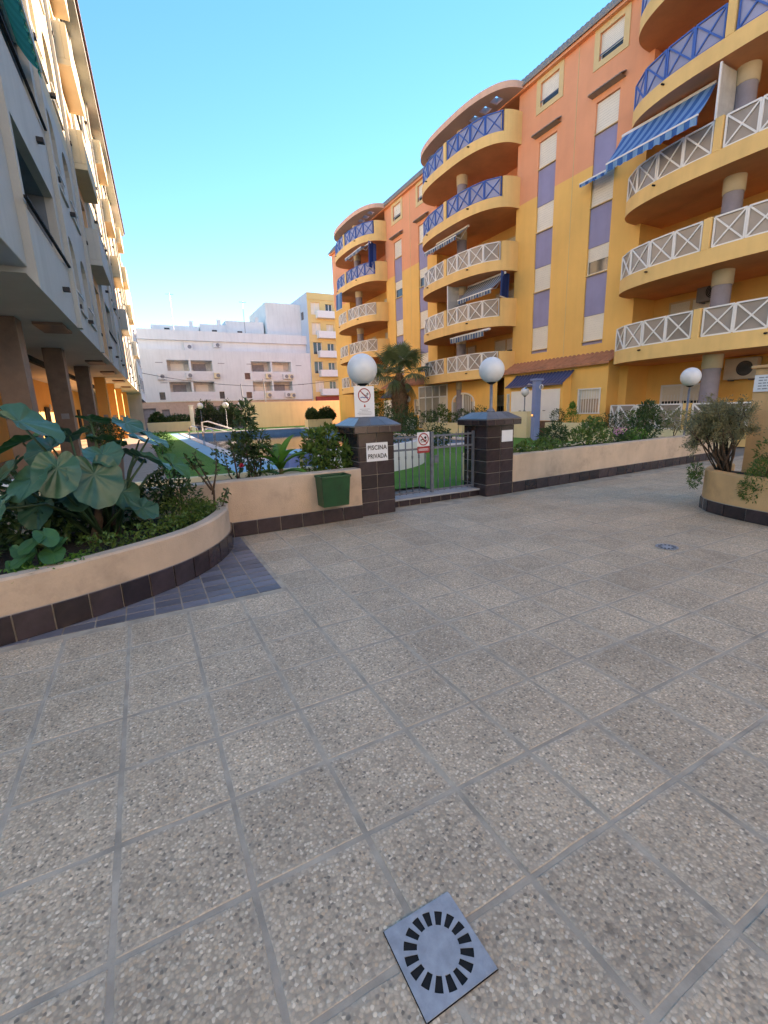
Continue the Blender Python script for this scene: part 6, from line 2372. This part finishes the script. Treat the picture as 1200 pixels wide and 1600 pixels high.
# ------------------------------------------------------------------ shrub in the ochre planter
def olive():
    base = Vector((6.88, 3.18, 0.47))
    t = thing('grey_shrub', 'wiry grey green shrub with bare trunks in the ochre planter', 'shrub', base)
    rng = random.Random(71)
    fb = MB()
    tips = []
    for i in range(27):
        a = rng.uniform(0, 2 * PI)
        lean = rng.uniform(0.15, 0.9)
        hx = math.cos(a) * 0.68 * lean - 0.40
        hy = math.sin(a) * 0.36 * lean
        hz = rng.uniform(0.66, 1.04) - 0.12 * lean
        p0 = Vector((rng.uniform(-0.08, 0.1), rng.uniform(-0.08, 0.08), 0))
        p3 = Vector((hx, hy, hz))
        p1 = p0.lerp(p3, 0.35) + Vector((rng.uniform(-.05, .08), rng.uniform(-.05, .05), -0.02))
        p2 = p0.lerp(p3, 0.7) + Vector((rng.uniform(-.06, .06), rng.uniform(-.06, .06), 0.02))
        r0 = rng.uniform(0.010, 0.022)
        MB().tube([p0, p1, p2, p3], [r0, r0 * .8, r0 * .55, r0 * .3], 6).build('stem', M_WOODB, t, smooth=True)
        tips.append(p3)
        for k in range(5):
            q = p2.lerp(p3, rng.uniform(0.0, 1.0))
            e = q + rnd_dir(rng, 0.5) * rng.uniform(0.1, 0.22)
            MB().tube([q, q.lerp(e, .5) + rnd_dir(rng) * 0.02, e], [0.005, 0.004, 0.002], 5).build('twig', M_WOODB, t)
            for _ in range(135):
                s_ = q.lerp(e, rng.uniform(0.2, 1.15)) + rnd_dir(rng) * rng.uniform(0, 0.085)
                leaf_quads(fb, s_, (e - q).normalized() * 0.7 + rnd_dir(rng, .2), rnd_dir(rng, 1), 0.042 * rng.uniform(.6, 1.2), 0.011)
    fb.build('foliage', M_LEAFG, t, kind='stuff')


olive()
shrub('trailing_plant', 'green trailing plant hanging over the front of the ochre planter', (6.62, 2.62, 0.55), [(-.16, .0, -.05, .16, .2, .16), (-.12, -.05, .08, .2, .22, .14), (-.2, .05, -.16, .08, .14, .14)], 330, 0.045, 0.014, M_LEAFM, seed=72, sr=0.005)
shrub('trailing_plant', 'small trailing plant hanging at the corner of the ochre planter', (6.72, 3.42, 0.55), [(-.06, .02, -.02, .1, .1, .12), (-.1, .0, -.14, .08, .08, .12)], 260, 0.045, 0.014, M_LEAFM, seed=73, sr=0.005)
shrub('young_plant', 'young green plant beside the ochre wall', (7.1, 2.85, 0.47), [(0, 0, .32, .1, .12, .18), (0.02, 0, .14, .12, .14, .12), (-.05, -.1, .1, .2, .2, .1)], 150, 0.05, 0.018, M_LEAFM, seed=74, sr=0.006)


# ------------------------------------------------------------------ fan palm
def palm():
    base = Vector((14.95, 26.0, 0))
    t = thing('fan_palm', 'stout fan palm with a shaggy brown trunk beside the pool', 'palm tree', base)
    rng = random.Random(81)
    tb = MB()
    prof_ = [(0.40, 0), (0.38, .4), (0.44, .9), (0.50, 1.5), (0.52, 2.0), (0.47, 2.5), (0.36, 2.9), (0.28, 3.3), (0.2, 3.7)]
    tb.lathe(prof_, k=20)
    # old leaf bases: overlapping scales
    for i in range(200):
        z = rng.uniform(0.3, 3.3)
        a = rng.uniform(0, 2 * PI)
        for (r0, z0), (r1, z1) in zip(prof_[:-1], prof_[1:]):
            if z0 <= z < z1:
                r_ = r0 + (r1 - r0) * (z - z0) / (z1 - z0)
                break
        p = Vector((math.cos(a) * r_ * 0.97, math.sin(a) * r_ * 0.97, z))
        d = Vector((math.cos(a) * 0.35, math.sin(a) * 0.35, 1.0))
        leaf_quads(tb, p, d, Vector((math.cos(a), math.sin(a), 0)), rng.uniform(0.25, 0.4), rng.uniform(0.1, 0.18), -0.1)
    tb.build('trunk', M_PALMT, t, smooth=False)

    def frond(hd, el, ln, rad, m, droop):
        b = MB()
        top = Vector((0, 0, 3.75))
        d = Vector((math.cos(hd) * math.cos(el), math.sin(hd) * math.cos(el), math.sin(el)))
        hub = top + d * ln - Vector((0, 0, droop * 0.3))
        b.tube([top, top.lerp(hub, .5) + Vector((0, 0, .06)), hub], [0.03, 0.024, 0.016], 5)
        side = d.cross(Vector((0, 0, 1)))
        if side.length < 0.1:
            side = Vector((1, 0, 0))
        side.normalize()
        up = side.cross(d)
        nb = 26
        for i in range(nb):
            a = (i / (nb - 1) - 0.5) * R(250)
            q = d * math.cos(a) + side * math.sin(a) + up * 0.12 * math.cos(a)
            q.normalize()
            L_ = rad * (1 - 0.25 * abs(a) / 2.2) * rng.uniform(0.85, 1.1)
            w = 0.035
            pts = []
            for k in range(5):
                u = k / 4
                pts.append(hub + q * L_ * u - Vector((0, 0, (droop + 0.25) * (u ** 2.4) * L_)))
            sd_ = q.cross(up)
            if sd_.length < 0.05:
                sd_ = side
            sd_.normalize()
            ws = [w * 0.6, w * 1.2, w * 1.1, w * 0.7, 0.004]
            b.strip([p + sd_ * x for p, x in zip(pts, ws)], [p - sd_ * x for p, x in zip(pts, ws)])
        b.build('frond', m, t)
    for i in range(26):
        u = (i + 0.5) / 26
        el = R(80 - 92 * u + rng.uniform(-6, 6))
        frond(i * 2.39996 + rng.uniform(-.2, .2), el, rng.uniform(1.1, 1.5), rng.uniform(0.95, 1.25), M_PALML, 0.04 + 0.3 * u)
    for i in range(4):
        frond(i * 2.39996 + 1.0, R(rng.uniform(-50, -25)), rng.uniform(0.5, 0.7), rng.uniform(0.7, 0.9), M_PALMD if i % 3 == 0 else M_PALML, 0.9)
    return t


palm()
